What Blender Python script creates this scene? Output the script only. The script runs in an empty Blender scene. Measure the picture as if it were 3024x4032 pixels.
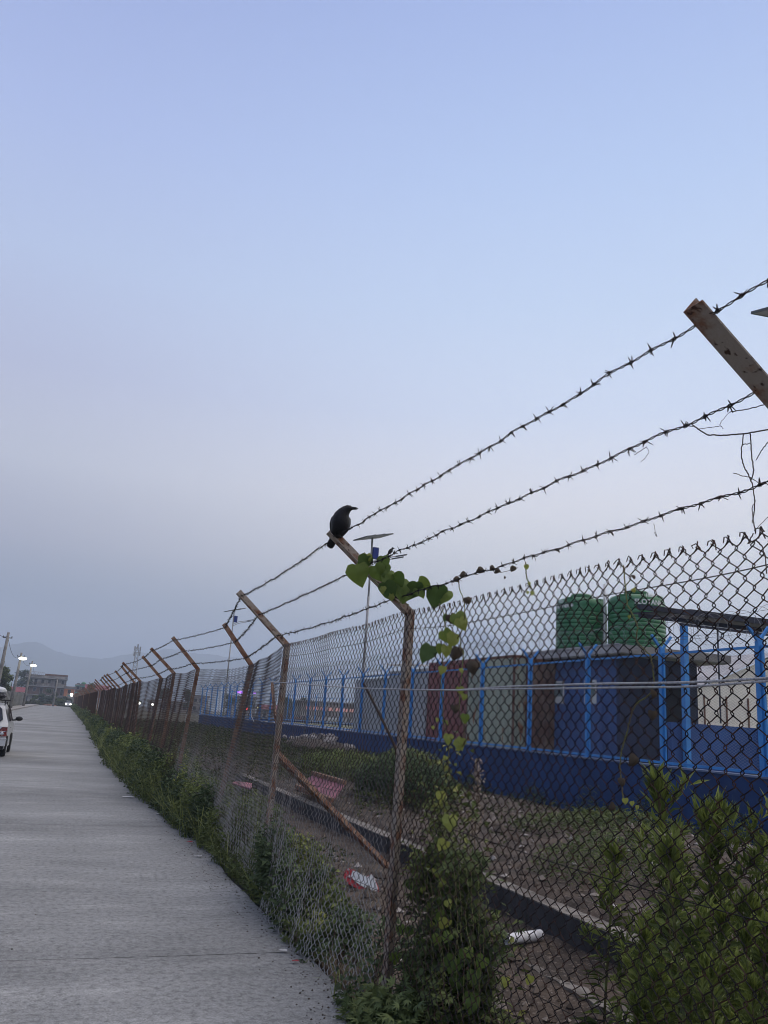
import bpy, math, random
import numpy as np
from mathutils import Vector, Matrix, Euler
from math import sin, cos, pi, radians
random.seed(5); RNG = np.random.default_rng(11)
scene = bpy.context.scene
COL = scene.collection

# ------------------------------------------------------------------ camera
F_PX, YAW, PITCH, ROLL = 3260.0, 0.344675, 0.246011, 0.064577
CAM = np.array([0.0, 0.0, 1.6])
Fv = np.array([sin(YAW)*cos(PITCH), cos(YAW)*cos(PITCH), sin(PITCH)])
R0 = np.array([cos(YAW), -sin(YAW), 0.0]); U0 = np.cross(R0, Fv)
Rv = R0*cos(ROLL) + U0*sin(ROLL); Uv = -R0*sin(ROLL) + U0*cos(ROLL)
cd = bpy.data.cameras.new('camera'); cam = bpy.data.objects.new('camera', cd); COL.objects.link(cam)
m = Matrix.Identity(4)
for i in range(3):
    m[i][0] = Rv[i]; m[i][1] = Uv[i]; m[i][2] = -Fv[i]; m[i][3] = CAM[i]
cam.matrix_world = m
cd.sensor_fit = 'VERTICAL'; cd.sensor_height = 36.0; cd.sensor_width = 27.0
cd.lens = F_PX/4032*36.0; cd.clip_start = 0.05; cd.clip_end = 30000
scene.camera = cam

def ray(x, y): return Fv + Rv*(x-1512)/F_PX + Uv*(2016-y)/F_PX
def at_y(x, y, Y):
    d = ray(x, y); return CAM + d*(Y-CAM[1])/d[1]
def at_x(x, y, X):
    d = ray(x, y); return CAM + d*(X-CAM[0])/d[0]
def at_z(x, y, Z=0.0):
    d = ray(x, y); return CAM + d*(Z-CAM[2])/d[2]

# ------------------------------------------------------------------ sky, fill light, exposure
def lin(c):
    return tuple(((v/255)/12.92 if v/255 <= .04045 else ((v/255+.055)/1.055)**2.4) for v in c)
world = bpy.data.worlds.new('World'); scene.world = world; world.use_nodes = True
nt = world.node_tree; nt.nodes.clear()
N = nt.nodes.new; L = nt.links.new
tc = N('ShaderNodeTexCoord'); sx = N('ShaderNodeSeparateXYZ'); L(tc.outputs['Generated'], sx.inputs[0])
def ramp(stops):
    r = N('ShaderNodeValToRGB'); cr = r.color_ramp
    while len(cr.elements) < len(stops): cr.elements.new(0.5)
    for e, (el, c) in zip(cr.elements, stops):
        e.position = max(0, sin(radians(el))); e.color = (lin(c) if max(c) > 4 else tuple(c))+(1,)
    cr.interpolation = 'B_SPLINE' if False else 'LINEAR'
    L(sx.outputs['Z'], r.inputs[0]); return r
SKY_DUSK = [(0, (0.7286, 0.6432, 0.7591)), (3, (0.7022, 0.6235, 0.7306)), (6, (0.1277, 0.1415, 0.1342)), (10, (0.4193, 0.3799, 0.4086)), (15, (0.5237, 0.528, 0.591)), (21, (0.404, 0.4272, 0.584)), (28, (0.3746, 0.4507, 0.6495)), (36, (0.2968, 0.3711, 0.6268)), (46, (0.2125, 0.2765, 0.5303)), (62, (0.4, 0.42, 0.56)), (90, (0.42, 0.42, 0.48))]
SKY_GLOW = [(0, (1.0, 0.9543, 0.8164)), (3, (1.0, 0.9543, 0.8164)), (6, (1.0, 0.9543, 0.8364)), (10, (1.0, 0.9543, 0.8666)), (15, (0.9007, 0.8662, 0.8634)), (21, (0.6195, 0.6909, 0.837)), (28, (0.47, 0.5777, 0.7673)), (36, (0.3599, 0.4708, 0.7083)), (46, (0.2578, 0.345, 0.613)), (62, (0.41, 0.43, 0.57)), (90, (0.42, 0.42, 0.48))]
ra, rb = ramp(SKY_DUSK), ramp(SKY_GLOW)
GLOW_AZ = radians(62)
nm = N('ShaderNodeVectorMath'); nm.operation = 'MULTIPLY'; L(tc.outputs['Generated'], nm.inputs[0]); nm.inputs[1].default_value = (1,1,0)
nn = N('ShaderNodeVectorMath'); nn.operation = 'NORMALIZE'; L(nm.outputs[0], nn.inputs[0])
dt = N('ShaderNodeVectorMath'); dt.operation = 'DOT_PRODUCT'; L(nn.outputs[0], dt.inputs[0]); dt.inputs[1].default_value = (sin(GLOW_AZ), cos(GLOW_AZ), 0)
mr = N('ShaderNodeMapRange'); mr.interpolation_type = 'SMOOTHSTEP'; L(dt.outputs['Value'], mr.inputs['Value'])
mr.inputs['From Min'].default_value = 0.30; mr.inputs['From Max'].default_value = 0.97
mixc = N('ShaderNodeMix'); mixc.data_type = 'RGBA'; L(mr.outputs[0], mixc.inputs['Factor']); L(ra.outputs[0], mixc.inputs[6]); L(rb.outputs[0], mixc.inputs[7])
bg = N('ShaderNodeBackground'); L(mixc.outputs[2], bg.inputs['Color']); bg.inputs['Strength'].default_value = 1.5
wo = N('ShaderNodeOutputWorld'); L(bg.outputs[0], wo.inputs['Surface'])

sl = bpy.data.lights.new('soft_fill', 'SUN'); sl.energy = 2.8; sl.angle = radians(90); sl.color = (1.0, .86, .66)  # very soft fill lamp, added high at right to brighten the dusk ground
so = bpy.data.objects.new('soft_fill', sl); COL.objects.link(so)
FILL_AZ, FILL_EL = radians(100), radians(52)
sd = Vector((sin(FILL_AZ)*cos(FILL_EL), cos(FILL_AZ)*cos(FILL_EL), sin(FILL_EL)))
so.rotation_euler = sd.to_track_quat('Z', 'Y').to_euler()
vs = scene.view_settings; vs.view_transform = 'Standard'; vs.look = 'None'; vs.exposure = 0.0; vs.gamma = 1.0; vs.use_curve_mapping = False
scene.cycles.pixel_filter_type = 'BLACKMAN_HARRIS'; scene.cycles.filter_width = 1.0; scene.cycles.max_bounces = 6; scene.cycles.volume_bounces = 2; scene.cycles.transparent_max_bounces = 8

# ------------------------------------------------------------------ mesh helpers
class MB:
    def __init__(s): s.v = []; s.q = []; s.t = []; s.n = 0; s.c = []
    def add(s, V, Fq=None, Ft=None, col=None):
        V = np.asarray(V, float).reshape(-1, 3)
        s.v.append(V)
        if Fq is not None and len(Fq): s.q.append(np.asarray(Fq, int).reshape(-1, 4)+s.n)
        if Ft is not None and len(Ft): s.t.append(np.asarray(Ft, int).reshape(-1, 3)+s.n)
        if col is None: col = np.full((len(V),), 0.5)
        s.c.append(np.broadcast_to(np.asarray(col, float), (len(V),)))
        s.n += len(V); return s
    def box(s, lo, hi, rot=None, org=None, col=None):
        x0,y0,z0 = lo; x1,y1,z1 = hi
        V = np.array([[x0,y0,z0],[x1,y0,z0],[x1,y1,z0],[x0,y1,z0],[x0,y0,z1],[x1,y0,z1],[x1,y1,z1],[x0,y1,z1]], float)
        if rot is not None: V = V @ np.array(rot).T
        if org is not None: V = V + np.array(org)
        return s.add(V, [[0,3,2,1],[4,5,6,7],[0,1,5,4],[1,2,6,5],[2,3,7,6],[3,0,4,7]], col=col)
    def beam(s, a, b, w, h, up=(0,0,1), col=None):
        a = np.array(a, float); b = np.array(b, float); d = b-a; Ln = np.linalg.norm(d); d /= Ln
        u = np.array(up, float); r = np.cross(d, u); r /= np.linalg.norm(r); u = np.cross(r, d)
        return s.box((-w/2, 0, -h/2), (w/2, Ln, h/2), rot=np.stack([r, d, u], 1), org=a, col=col)
    def tube(s, P, r, sides=6, ref=(1,0,0), cap=True, col=None):
        return s.tubes(np.asarray(P, float)[None], r, sides, ref, cap, col)
    def tubes(s, P, r, sides=4, ref=(1,0,0), cap=False, col=None):
        P = np.asarray(P, float); nw, n, _ = P.shape
        T = np.gradient(P, axis=1); T /= np.linalg.norm(T, axis=2, keepdims=True)+1e-12
        ref = np.array(ref, float)
        A = np.cross(T, ref); l = np.linalg.norm(A, axis=2, keepdims=True)
        A = np.where(l < 1e-4, np.array([0,1.0,0]), A/(l+1e-12)); B = np.cross(A, T)
        r = np.broadcast_to(np.asarray(r, float), (nw, n)) if np.ndim(r) < 2 else np.asarray(r)
        ang = np.arange(sides)*2*pi/sides
        V = P[:,:,None,:] + r[:,:,None,None]*(A[:,:,None,:]*np.cos(ang)[None,None,:,None] + B[:,:,None,:]*np.sin(ang)[None,None,:,None])
        idx = np.arange(nw*n*sides).reshape(nw, n, sides); nx = np.roll(idx, -1, 2)
        Q = np.stack([idx[:,:-1], nx[:,:-1], nx[:,1:], idx[:,1:]], -1).reshape(-1, 4)
        if col is not None and np.ndim(col): col = np.repeat(np.asarray(col).reshape(-1), sides)
        s.add(V.reshape(-1, 3), Q, col=col)
        if cap:
            base = s.n - nw*n*sides
            for w in range(nw):
                for k, rev in ((0, True), (n-1, False)):
                    ring = [base+idx[w,k,j] for j in range(sides)]
                    if rev: ring = ring[::-1]
                    for j in range(1, sides-1): s.t.append(np.array([[ring[0], ring[j], ring[j+1]]]))
        return s
    def lathe(s, prof, sides=24, org=(0,0,0), col=None):
        prof = np.array(prof, float); n = len(prof); a = np.arange(sides)*2*pi/sides
        V = np.stack([prof[:,0,None]*np.cos(a), prof[:,0,None]*np.sin(a), np.repeat(prof[:,1,None], sides, 1)], -1)+np.array(org)
        idx = np.arange(n*sides).reshape(n, sides); nx = np.roll(idx, -1, 1)
        Q = np.stack([idx[:-1], nx[:-1], nx[1:], idx[1:]], -1).reshape(-1, 4)
        return s.add(V.reshape(-1, 3), Q, col=col)
    def grid(s, V, col=None, closed=False):
        V = np.asarray(V, float); n, mm, _ = V.shape
        idx = np.arange(n*mm).reshape(n, mm)
        if closed:
            nx = np.roll(idx, -1, 1); Q = np.stack([idx[:-1], nx[:-1], nx[1:], idx[1:]], -1).reshape(-1, 4)
        else:
            Q = np.stack([idx[:-1,:-1], idx[1:,:-1], idx[1:,1:], idx[:-1,1:]], -1).reshape(-1, 4)
        return s.add(V.reshape(-1, 3), Q, col=col)
    def ellipsoid(s, c, r, seg=12, rings=8, rot=None, noise=0, col=None):
        th = np.linspace(0, pi, rings+1); ph = np.arange(seg)*2*pi/seg
        V = np.stack([np.sin(th)[:,None]*np.cos(ph), np.sin(th)[:,None]*np.sin(ph), np.repeat(np.cos(th)[:,None], seg, 1)], -1)
        if noise: V = V*(1+noise*(RNG.random(V.shape[:2])[...,None]-.5)); V[0] = V[0,0]; V[-1] = V[-1,0]
        V = V*np.array(r)
        if rot is not None: V = V @ np.array(rot).T
        return s.grid(V+np.array(c), col=col, closed=True)
    def mesh(s, name, smooth=False):
        me = bpy.data.meshes.new(name)
        V = np.concatenate(s.v) if s.v else np.zeros((0,3))
        q = np.concatenate(s.q) if s.q else np.zeros((0,4), int)
        t = np.concatenate(s.t) if s.t else np.zeros((0,3), int)
        me.vertices.add(len(V)); me.vertices.foreach_set('co', V.astype(np.float32).ravel())
        li = np.concatenate([q.ravel(), t.ravel()]).astype(np.int32)
        me.loops.add(len(li)); me.loops.foreach_set('vertex_index', li)
        ls = np.concatenate([np.arange(len(q))*4, len(q)*4+np.arange(len(t))*3]).astype(np.int32)
        me.polygons.add(len(q)+len(t)); me.polygons.foreach_set('loop_start', ls)
        me.polygons.foreach_set('loop_total', np.concatenate([np.full(len(q), 4), np.full(len(t), 3)]).astype(np.int32))
        me.polygons.foreach_set('use_smooth', np.full(len(q)+len(t), smooth))
        at = me.attributes.new('tint', 'FLOAT', 'POINT'); at.data.foreach_set('value', np.concatenate(s.c).astype(np.float32))
        me.update(calc_edges=True)
        return me
    def build(s, name, mat, parent=None, smooth=False, loc=None):
        me = s.mesh(name, smooth); me.materials.append(mat)
        return link(name, me, parent, loc)
def link(name, me, parent=None, loc=None):
    o = bpy.data.objects.new(name, me); COL.objects.link(o)
    if parent is not None: o.parent = parent
    if loc is not None: o.location = loc
    return o
def tag(o, label=None, cat=None, group=None, kind=None):
    if label: o['label'] = label
    if cat: o['category'] = cat
    if group: o['group'] = group
    if kind: o['kind'] = kind
    return o
def thing(name, label, cat, loc=(0,0,0), rz=0, group=None):
    o = bpy.data.objects.new(name, None); COL.objects.link(o); o.empty_display_size = .1
    o.location = loc; o.rotation_euler = (0,0,rz); return tag(o, label, cat, group)
def copy_tree(o, parent=None):
    c = o.copy(); COL.objects.link(c); c.parent = parent
    for ch in list(o.children): copy_tree(ch, c)
    return c

# ------------------------------------------------------------------ materials
def mat(name, base, rough=.8, col2=None, scale=8, thr=(.4,.6), bump=0, bscale=None, metal=0, spec=.3, tint=None, stretch=None, col3=None, s3=40, thr3=(.55,.7), detail=6, coord='Object', trans=0):
    m = bpy.data.materials.new(name); m.use_nodes = True; nt = m.node_tree; n = nt.nodes; l = nt.links
    b = n['Principled BSDF']; b.inputs['Roughness'].default_value = rough; b.inputs['Metallic'].default_value = metal
    b.inputs['Specular IOR Level'].default_value = spec
    tc = n.new('ShaderNodeTexCoord'); mp = n.new('ShaderNodeMapping'); l.new(tc.outputs[coord], mp.inputs[0])
    if stretch: mp.inputs['Scale'].default_value = stretch
    out = None
    def noise(sc, det=detail, rough=.6):
        t = n.new('ShaderNodeTexNoise'); t.inputs['Scale'].default_value = sc; t.inputs['Detail'].default_value = det; t.inputs['Roughness'].default_value = rough
        l.new(mp.outputs[0], t.inputs['Vector']); return t.outputs['Fac']
    def mixr(fac, a, c):
        x = n.new('ShaderNodeMix'); x.data_type = 'RGBA'; l.new(fac, x.inputs['Factor'])
        for sock, v in ((6, a), (7, c)):
            if hasattr(v, 'is_output'): l.new(v, x.inputs[sock])
            else: x.inputs[sock].default_value = tuple(v)+(1,)
        return x.outputs[2]
    def mrange(v, a, c):
        x = n.new('ShaderNodeMapRange'); x.interpolation_type = 'SMOOTHSTEP'; l.new(v, x.inputs[0]); x.inputs[1].default_value = a; x.inputs[2].default_value = c; return x.outputs[0]
    cur = tuple(base)
    if tint is not None:
        at = n.new('ShaderNodeAttribute'); at.attribute_name = 'tint'
        r = n.new('ShaderNodeValToRGB'); cr = r.color_ramp
        while len(cr.elements) < len(tint): cr.elements.new(.5)
        for e, (p, c) in zip(cr.elements, tint): e.position = p; e.color = tuple(c)+(1,)
        l.new(at.outputs['Fac'], r.inputs[0]); cur = r.outputs[0]
    if col2 is not None: cur = mixr(mrange(noise(scale), *thr), cur, col2)
    if col3 is not None: cur = mixr(mrange(noise(s3, 3), *thr3), cur, col3)
    if hasattr(cur, 'is_output'): l.new(cur, b.inputs['Base Color'])
    else: b.inputs['Base Color'].default_value = cur+(1,)
    if bump:
        bp = n.new('ShaderNodeBump'); bp.inputs['Strength'].default_value = bump; bp.inputs['Distance'].default_value = .02
        l.new(noise(bscale or scale*3), bp.inputs['Height']); l.new(bp.outputs[0], b.inputs['Normal'])
    if trans:
        tr = n.new('ShaderNodeBsdfTranslucent'); ms = n.new('ShaderNodeMixShader'); ms.inputs[0].default_value = trans
        if hasattr(cur, 'is_output'): l.new(cur, tr.inputs['Color'])
        else: tr.inputs['Color'].default_value = cur+(1,)
        l.new(b.outputs[0], ms.inputs[1]); l.new(tr.outputs[0], ms.inputs[2]); l.new(ms.outputs[0], n['Material Output'].inputs['Surface'])
    return m
def emit(name, col, st):
    m = bpy.data.materials.new(name); m.use_nodes = True; b = m.node_tree.nodes['Principled BSDF']
    b.inputs['Base Color'].default_value = tuple(col)+(1,); b.inputs['Emission Color'].default_value = tuple(col)+(1,); b.inputs['Emission Strength'].default_value = st; return m

M = {}
M['rust_post'] = mat('rusty_galvanised_steel', (.32,.275,.23), .75, (.20,.09,.05), 9, (.47,.64), .5, 60, col3=(.05,.022,.014), s3=34, thr3=(.55,.67))
M['rust_old'] = mat('heavily_rusted_steel', (.25,.155,.105), .85, (.15,.065,.036), 8, (.40,.62), .5, 50, col3=(.27,.24,.21), s3=22, thr3=(.58,.66))
M['wire_near'] = mat('rusted_chain_link_wire', (.010,.006,.005), .7, (.060,.027,.016), 30, (.46,.64), 0)
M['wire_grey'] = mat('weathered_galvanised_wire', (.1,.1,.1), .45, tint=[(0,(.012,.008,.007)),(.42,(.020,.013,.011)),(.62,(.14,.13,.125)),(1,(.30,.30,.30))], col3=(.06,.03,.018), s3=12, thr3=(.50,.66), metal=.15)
M['wire_far'] = mat('far_rusted_wire', (.060,.030,.021), .7, (.030,.018,.014), 3, (.4,.6), 0)
M['barb'] = mat('barbed_wire_steel', (.006,.005,.005), .7, (.028,.014,.010), 25, (.5,.7), 0)
M['stick'] = mat('dark_wood_stick', (.035,.022,.016), .9, (.06,.035,.02), 20, bump=.3)
M['rope'] = mat('grey_plastic_strap', (.42,.42,.43), .6, (.25,.25,.26), 30, (.45,.6), .3, stretch=(1,8,1))
M['vine'] = mat('dry_vine_stem', (.06,.045,.045), .8, (.10,.08,.06), 20)
M['vine_green'] = mat('green_vine_stem', (.14,.16,.05), .7, (.10,.08,.04), 15)
M['leaf_big'] = mat('heart_leaf', (.06,.11,.02), .5, tint=[(0,(.06,.105,.030)),(.5,(.13,.19,.035)),(1,(.36,.38,.09))], col2=(.05,.10,.02), scale=25, thr=(.5,.75), trans=.35, bump=.2, bscale=60)
M['leaf_dry'] = mat('withered_leaf', (.05,.038,.028), .9, (.10,.075,.05), 30, bump=.5)
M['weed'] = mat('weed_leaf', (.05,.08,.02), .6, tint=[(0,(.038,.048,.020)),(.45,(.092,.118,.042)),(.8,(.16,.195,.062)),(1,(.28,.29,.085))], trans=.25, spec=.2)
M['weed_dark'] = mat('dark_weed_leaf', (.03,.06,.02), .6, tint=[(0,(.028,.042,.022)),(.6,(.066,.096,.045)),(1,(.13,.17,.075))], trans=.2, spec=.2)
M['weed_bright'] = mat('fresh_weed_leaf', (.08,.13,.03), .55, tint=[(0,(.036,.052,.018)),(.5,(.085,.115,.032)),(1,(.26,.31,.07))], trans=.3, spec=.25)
M['field'] = mat('far_field_weed_leaf', (.05,.07,.02), .7, tint=[(0,(.028,.036,.014)),(.5,(.052,.066,.024)),(.85,(.085,.09,.034)),(1,(.14,.11,.06))], trans=.15, spec=.1)
M['straw'] = mat('dry_straw', (.20,.16,.10), .9, tint=[(0,(.09,.06,.04)),(1,(.28,.22,.14))])
M['seed'] = mat('dry_seed_heads', (.33,.26,.20), .9, tint=[(0,(.18,.12,.09)),(1,(.45,.38,.30))])
M['blue'] = mat('blue_painted_steel', (.040,.25,.62), .4, (.035,.19,.50), 3, (.4,.65), .05, 40, spec=.4)
M['blue_wall'] = mat('dark_blue_painted_wall', (.012,.046,.155), .7, (.010,.033,.11), 1.1, (.35,.65), .15, 12, col3=(.03,.06,.13), s3=6, thr3=(.6,.75))
M['blue_cap'] = mat('pale_wall_coping', (.16,.20,.30), .8, (.10,.14,.24), 2)
M['blue_mesh'] = mat('small_blue_grey_mesh_wire', (.22,.26,.32), .5, metal=.3)
M['razor'] = mat('razor_wire', (.20,.21,.23), .45, metal=.5)
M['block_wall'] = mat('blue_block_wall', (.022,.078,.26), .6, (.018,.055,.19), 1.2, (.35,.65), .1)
M['block_shaded'] = mat('shaded_blue_block_wall', (.010,.020,.075), .6, (.008,.014,.05), 1.2)  # block wall blue again, with the front side's shade put into the colour
M['door'] = mat('blue_metal_door', (.022,.080,.26), .45, (.018,.055,.19), 2)
M['glass_grey'] = mat('frosted_window_pane', (.18,.22,.24), .2, (.10,.14,.13), 5)
M['white_frame'] = mat('white_window_frame', (.55,.56,.55), .6)
M['roof_conc'] = mat('weathered_concrete_roof', (.46,.45,.45), .9, (.34,.33,.34), 1.5, (.4,.6), .3, 12)
M['tank'] = mat('green_plastic_tank', (.024,.135,.050), .42, (.05,.175,.08), 2.5, (.45,.7), .05, spec=.4, stretch=(1,1,.3))
M['tank_text'] = mat('white_tank_lettering', (.7,.72,.7), .6)
M['white_pipe'] = mat('white_plastic_pipe', (.62,.62,.62), .5, (.45,.44,.42), 12, (.5,.7))
M['cont_grey'] = mat('grey_container_paint', (.42,.43,.44), .6, (.34,.34,.35), 1, (.4,.7))
M['cont_red'] = mat('maroon_container_paint', (.23,.060,.055), .6, (.15,.04,.04), 1.5, (.4,.7), col3=(.20,.10,.07), s3=9, thr3=(.64,.72))
M['cont_green'] = mat('faded_green_corrugated_sheet', (.38,.41,.31), .7, (.27,.30,.23), 1.3, (.4,.65), col3=(.28,.12,.05), s3=3.2, thr3=(.60,.68), stretch=(1,1,.35))
M['rust_sheet'] = mat('rusty_corrugated_sheet', (.13,.055,.035), .9, (.20,.12,.08), 2, (.45,.6), .3)
M['navy_steel'] = mat('dark_navy_steel', (.018,.022,.045), .5, (.012,.014,.028), 3)
M['white_wall'] = mat('cream_sheet_wall', (.78,.74,.66), .8, (.66,.62,.56), .6, (.4,.65), .1, 4)
M['road'] = None
M['pole_steel'] = mat('galvanised_lamp_pole', (.38,.38,.37), .5, (.28,.28,.28), 4, metal=.2)
M['panel_back'] = mat('solar_panel_underside', (.48,.50,.52), .5, (.42,.44,.46), 2)
M['panel_frame'] = mat('aluminium_panel_frame', (.10,.11,.11), .5)
M['bat_blue'] = mat('blue_battery_box', (.012,.03,.20), .45)
M['lamp_dark'] = mat('dark_lamp_head', (.05,.055,.065), .5)
M['conc_pole'] = mat('concrete_utility_pole', (.24,.23,.21), .9, (.16,.15,.14), 2, (.4,.6))
M['conc_wall'] = mat('grey_precast_wall', (.23,.23,.21), .9, (.17,.17,.16), .7, (.4,.6), .3, 6)
M['footpath'] = mat('footpath_paving', (.30,.28,.26), .9, (.23,.22,.21), .8, (.4,.6), .3, 8)
M['kerb'] = mat('kerb_concrete', (.15,.14,.13), .9, (.22,.21,.20), 1)
M['cable'] = mat('black_cable', (.02,.02,.022), .6)
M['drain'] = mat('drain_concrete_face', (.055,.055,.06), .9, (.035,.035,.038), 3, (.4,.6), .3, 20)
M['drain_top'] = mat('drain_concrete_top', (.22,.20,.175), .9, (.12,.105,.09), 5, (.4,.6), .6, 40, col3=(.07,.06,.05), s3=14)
M['crow_black'] = mat('glossy_black_feathers', (.0025,.0025,.004), .5, (.004,.004,.007), 40, bump=.4, bscale=90)
M['crow_grey'] = mat('grey_brown_nape_feathers', (.030,.026,.025), .8, (.018,.016,.016), 50, bump=.3)
M['beak'] = mat('black_beak', (.008,.008,.009), .35)
M['car_white'] = mat('white_car_paint', (.50,.51,.52), .3, (.44,.45,.46), 3, spec=.5)
M['car_glass'] = mat('dark_car_glass', (.012,.014,.022), .08, spec=.6)
M['black_plastic'] = mat('black_plastic', (.02,.02,.022), .6)
M['red_lens'] = mat('red_tail_lens', (.18,.02,.02), .25, (.10,.015,.015), 20, spec=.6)
M['chrome'] = mat('chrome_trim', (.6,.6,.6), .2, metal=.9)
M['rubber'] = mat('tyre_rubber', (.012,.012,.012), .85)
M['luggage'] = mat('dark_luggage_cloth', (.03,.03,.035), .9, (.12,.12,.13), 8)
M['pink'] = mat('faded_pink_sheet', (.30,.11,.13), .7, (.18,.065,.085), 3)
M['red_plastic'] = mat('red_plastic_border', (.42,.035,.04), .5, (.30,.03,.035), 20)
M['white_plastic'] = mat('white_plastic_face', (.55,.57,.58), .5, (.42,.43,.43), 12, (.5,.7))
M['litter'] = mat('white_litter', (.5,.5,.5), .8)
M['litter_red'] = mat('red_litter', (.30,.05,.06), .7)
M['bark'] = mat('tree_bark', (.07,.055,.045), .95, (.045,.035,.03), 8, bump=.4)
M['rock_pale'] = mat('pale_river_rock', (.33,.30,.28), .9, tint=[(0,(.20,.17,.15)),(.6,(.34,.31,.29)),(1,(.48,.46,.44))], col2=(.24,.22,.20), scale=10, bump=.3)
M['pebble'] = mat('ground_pebbles', (.16,.13,.11), .95, tint=[(0,(.050,.038,.030)),(.6,(.12,.095,.075)),(.9,(.22,.19,.165)),(1,(.45,.42,.40))])
M['mountain'] = mat('forested_mountain', (.040,.055,.035), 1, (.06,.07,.05), .004, spec=0)

M['weed_cut'] = mat('cut_leaf_weed', (.05,.08,.03), .6, tint=[(0,(.030,.046,.020)),(.5,(.085,.12,.045)),(1,(.20,.24,.09))], trans=.25, spec=.2)
def road_material():
    m = bpy.data.materials.new('worn_concrete_road'); m.use_nodes = True; nt = m.node_tree; n = nt.nodes; l = nt.links
    b = n['Principled BSDF']; b.inputs['Roughness'].default_value = .85; b.inputs['Specular IOR Level'].default_value = .2
    tc = n.new('ShaderNodeTexCoord')
    def noi(scale, sc3, det=8, rough=.6):
        mp = n.new('ShaderNodeMapping'); mp.inputs['Scale'].default_value = sc3; l.new(tc.outputs['Object'], mp.inputs[0])
        t = n.new('ShaderNodeTexNoise'); t.inputs['Scale'].default_value = scale; t.inputs['Detail'].default_value = det; t.inputs['Roughness'].default_value = rough
        l.new(mp.outputs[0], t.inputs[0]); return t.outputs['Fac']
    streak = noi(2.2, (.40,1.3,1), 10, .68); broad = noi(.35, (.5,1,1), 4); fine = noi(22, (1,1,1), 6, .75); grit = noi(90, (1,1,1), 3, .8)
    def rampn(f, stops):
        r = n.new('ShaderNodeValToRGB'); cr = r.color_ramp
        while len(cr.elements) < len(stops): cr.elements.new(.5)
        for e, (p, c) in zip(cr.elements, stops): e.position = p; e.color = (c,c,c,1) if np.ndim(c)==0 else tuple(c)+(1,)
        l.new(f, r.inputs[0]); return r.outputs[0]
    base = rampn(streak, [(.34,(.215,.217,.213)),(.46,(.246,.248,.243)),(.56,(.268,.269,.263)),(.68,(.325,.324,.316))])
    def mul(a, c, f=1.0):
        x = n.new('ShaderNodeMix'); x.data_type = 'RGBA'; x.blend_type = 'MULTIPLY'; x.inputs['Factor'].default_value = f; l.new(a, x.inputs[6]); l.new(c, x.inputs[7]); return x.outputs[2]
    c = mul(base, rampn(broad, [(.36,.74),(.62,1.12)]))
    c = mul(c, rampn(fine, [(.34,.55),(.5,1.0),(.66,1.25)]))
    c = mul(c, rampn(grit, [(.34,.60),(.5,1.0),(.66,1.25)]))
    l.new(c, b.inputs['Base Color'])
    bp = n.new('ShaderNodeBump'); bp.inputs['Strength'].default_value = .35; bp.inputs['Distance'].default_value = .01; l.new(fine, bp.inputs['Height']); l.new(bp.outputs[0], b.inputs['Normal'])
    return m
M['road'] = road_material()
M['dirt'] = mat('dry_stony_dirt', (.090,.067,.050), .95, (.042,.032,.025), 3.2, (.38,.60), 1.0, 26, col3=(.16,.13,.105), s3=30, thr3=(.55,.68))
M['soil_far'] = mat('far_olive_ground', (.060,.060,.030), .95, (.085,.070,.045), .12, (.4,.6))
M['lawn'] = mat('compound_lawn', (.16,.155,.075), .95, (.12,.13,.06), .3, (.4,.6))

def vnoise(x, y, sc=1.0, seed=0):
    x = np.asarray(x, float)*sc; y = np.asarray(y, float)*sc
    out = 0
    r = np.random.default_rng(seed)
    for k in range(5):
        f = 1.7**k; a, b2, p, q = r.uniform(-1,1), r.uniform(-1,1), r.uniform(0,6), r.uniform(0,6)
        out = out + np.sin(f*(x*cos(a*3)+y*sin(a*3))+p)*np.sin(f*(y*cos(b2*3)-x*sin(b2*3))+q)/f**.8
    return out/2.0

def smooth(a, lo, hi):
    t = np.clip((a-lo)/(hi-lo), 0, 1); return t*t*(3-2*t)
# ------------------------------------------------------------------ the setting
def edge_x(y):                       # right-hand edge of the concrete road
    return 1.80 + .03*np.sin(np.asarray(y)*1.3) + .015*np.sin(np.asarray(y)*4.1)
# road: slabs cast one after another, 4.6 m long, with open joints between them
JOINT0 = 6.12; SL = 6.2
slabs = MB()
y0s = [JOINT0 + SL*k for k in range(-2, 35)]
for k, ya in enumerate(y0s):
    yb = ya+SL
    n = 14; yy = np.linspace(ya+.006, yb-.006, n)
    jig = .010*np.sin(np.arange(9)*2.1+k)+RNG.normal(0,.003,9)
    xs = np.linspace(0, 1, 9)
    V = []
    for j, y in enumerate(yy):
        yo = jig if j in (0,) else (.010*np.sin(np.arange(9)*2.1+k+1) if j == n-1 else 0)
        V.append(np.stack([-5.45+(edge_x(y)+5.45)*xs, y+yo*np.ones(9) if np.ndim(yo) else np.full(9, y), np.zeros(9)], -1))
    V = np.array(V); slabs.grid(V[:, ::-1])
    W = V[:, -1]; slabs.grid(np.stack([W, W-np.array([0,0,.12])], 1)[:, ::-1])
o = slabs.build('road', M['road']); tag(o, kind='structure')
b = MB(); b.box((-5.5,-14,-.13),(1.84,224,-.022)); tag(b.build('road_base', mat('joint_filler', (.045,.043,.04), .95)), kind='structure')
# footpath and kerb on the left
b = MB()
for k in range(150): b.box((-5.62,-10+k*1.5,-.1),(-5.46,-10+k*1.5+1.485,.13))
tag(b.build('kerb', M['kerb']), kind='structure')
b = MB(); b.box((-7.6,-10,-.1),(-5.622,216,.11)); tag(b.build('footpath', M['footpath']), kind='structure')

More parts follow.
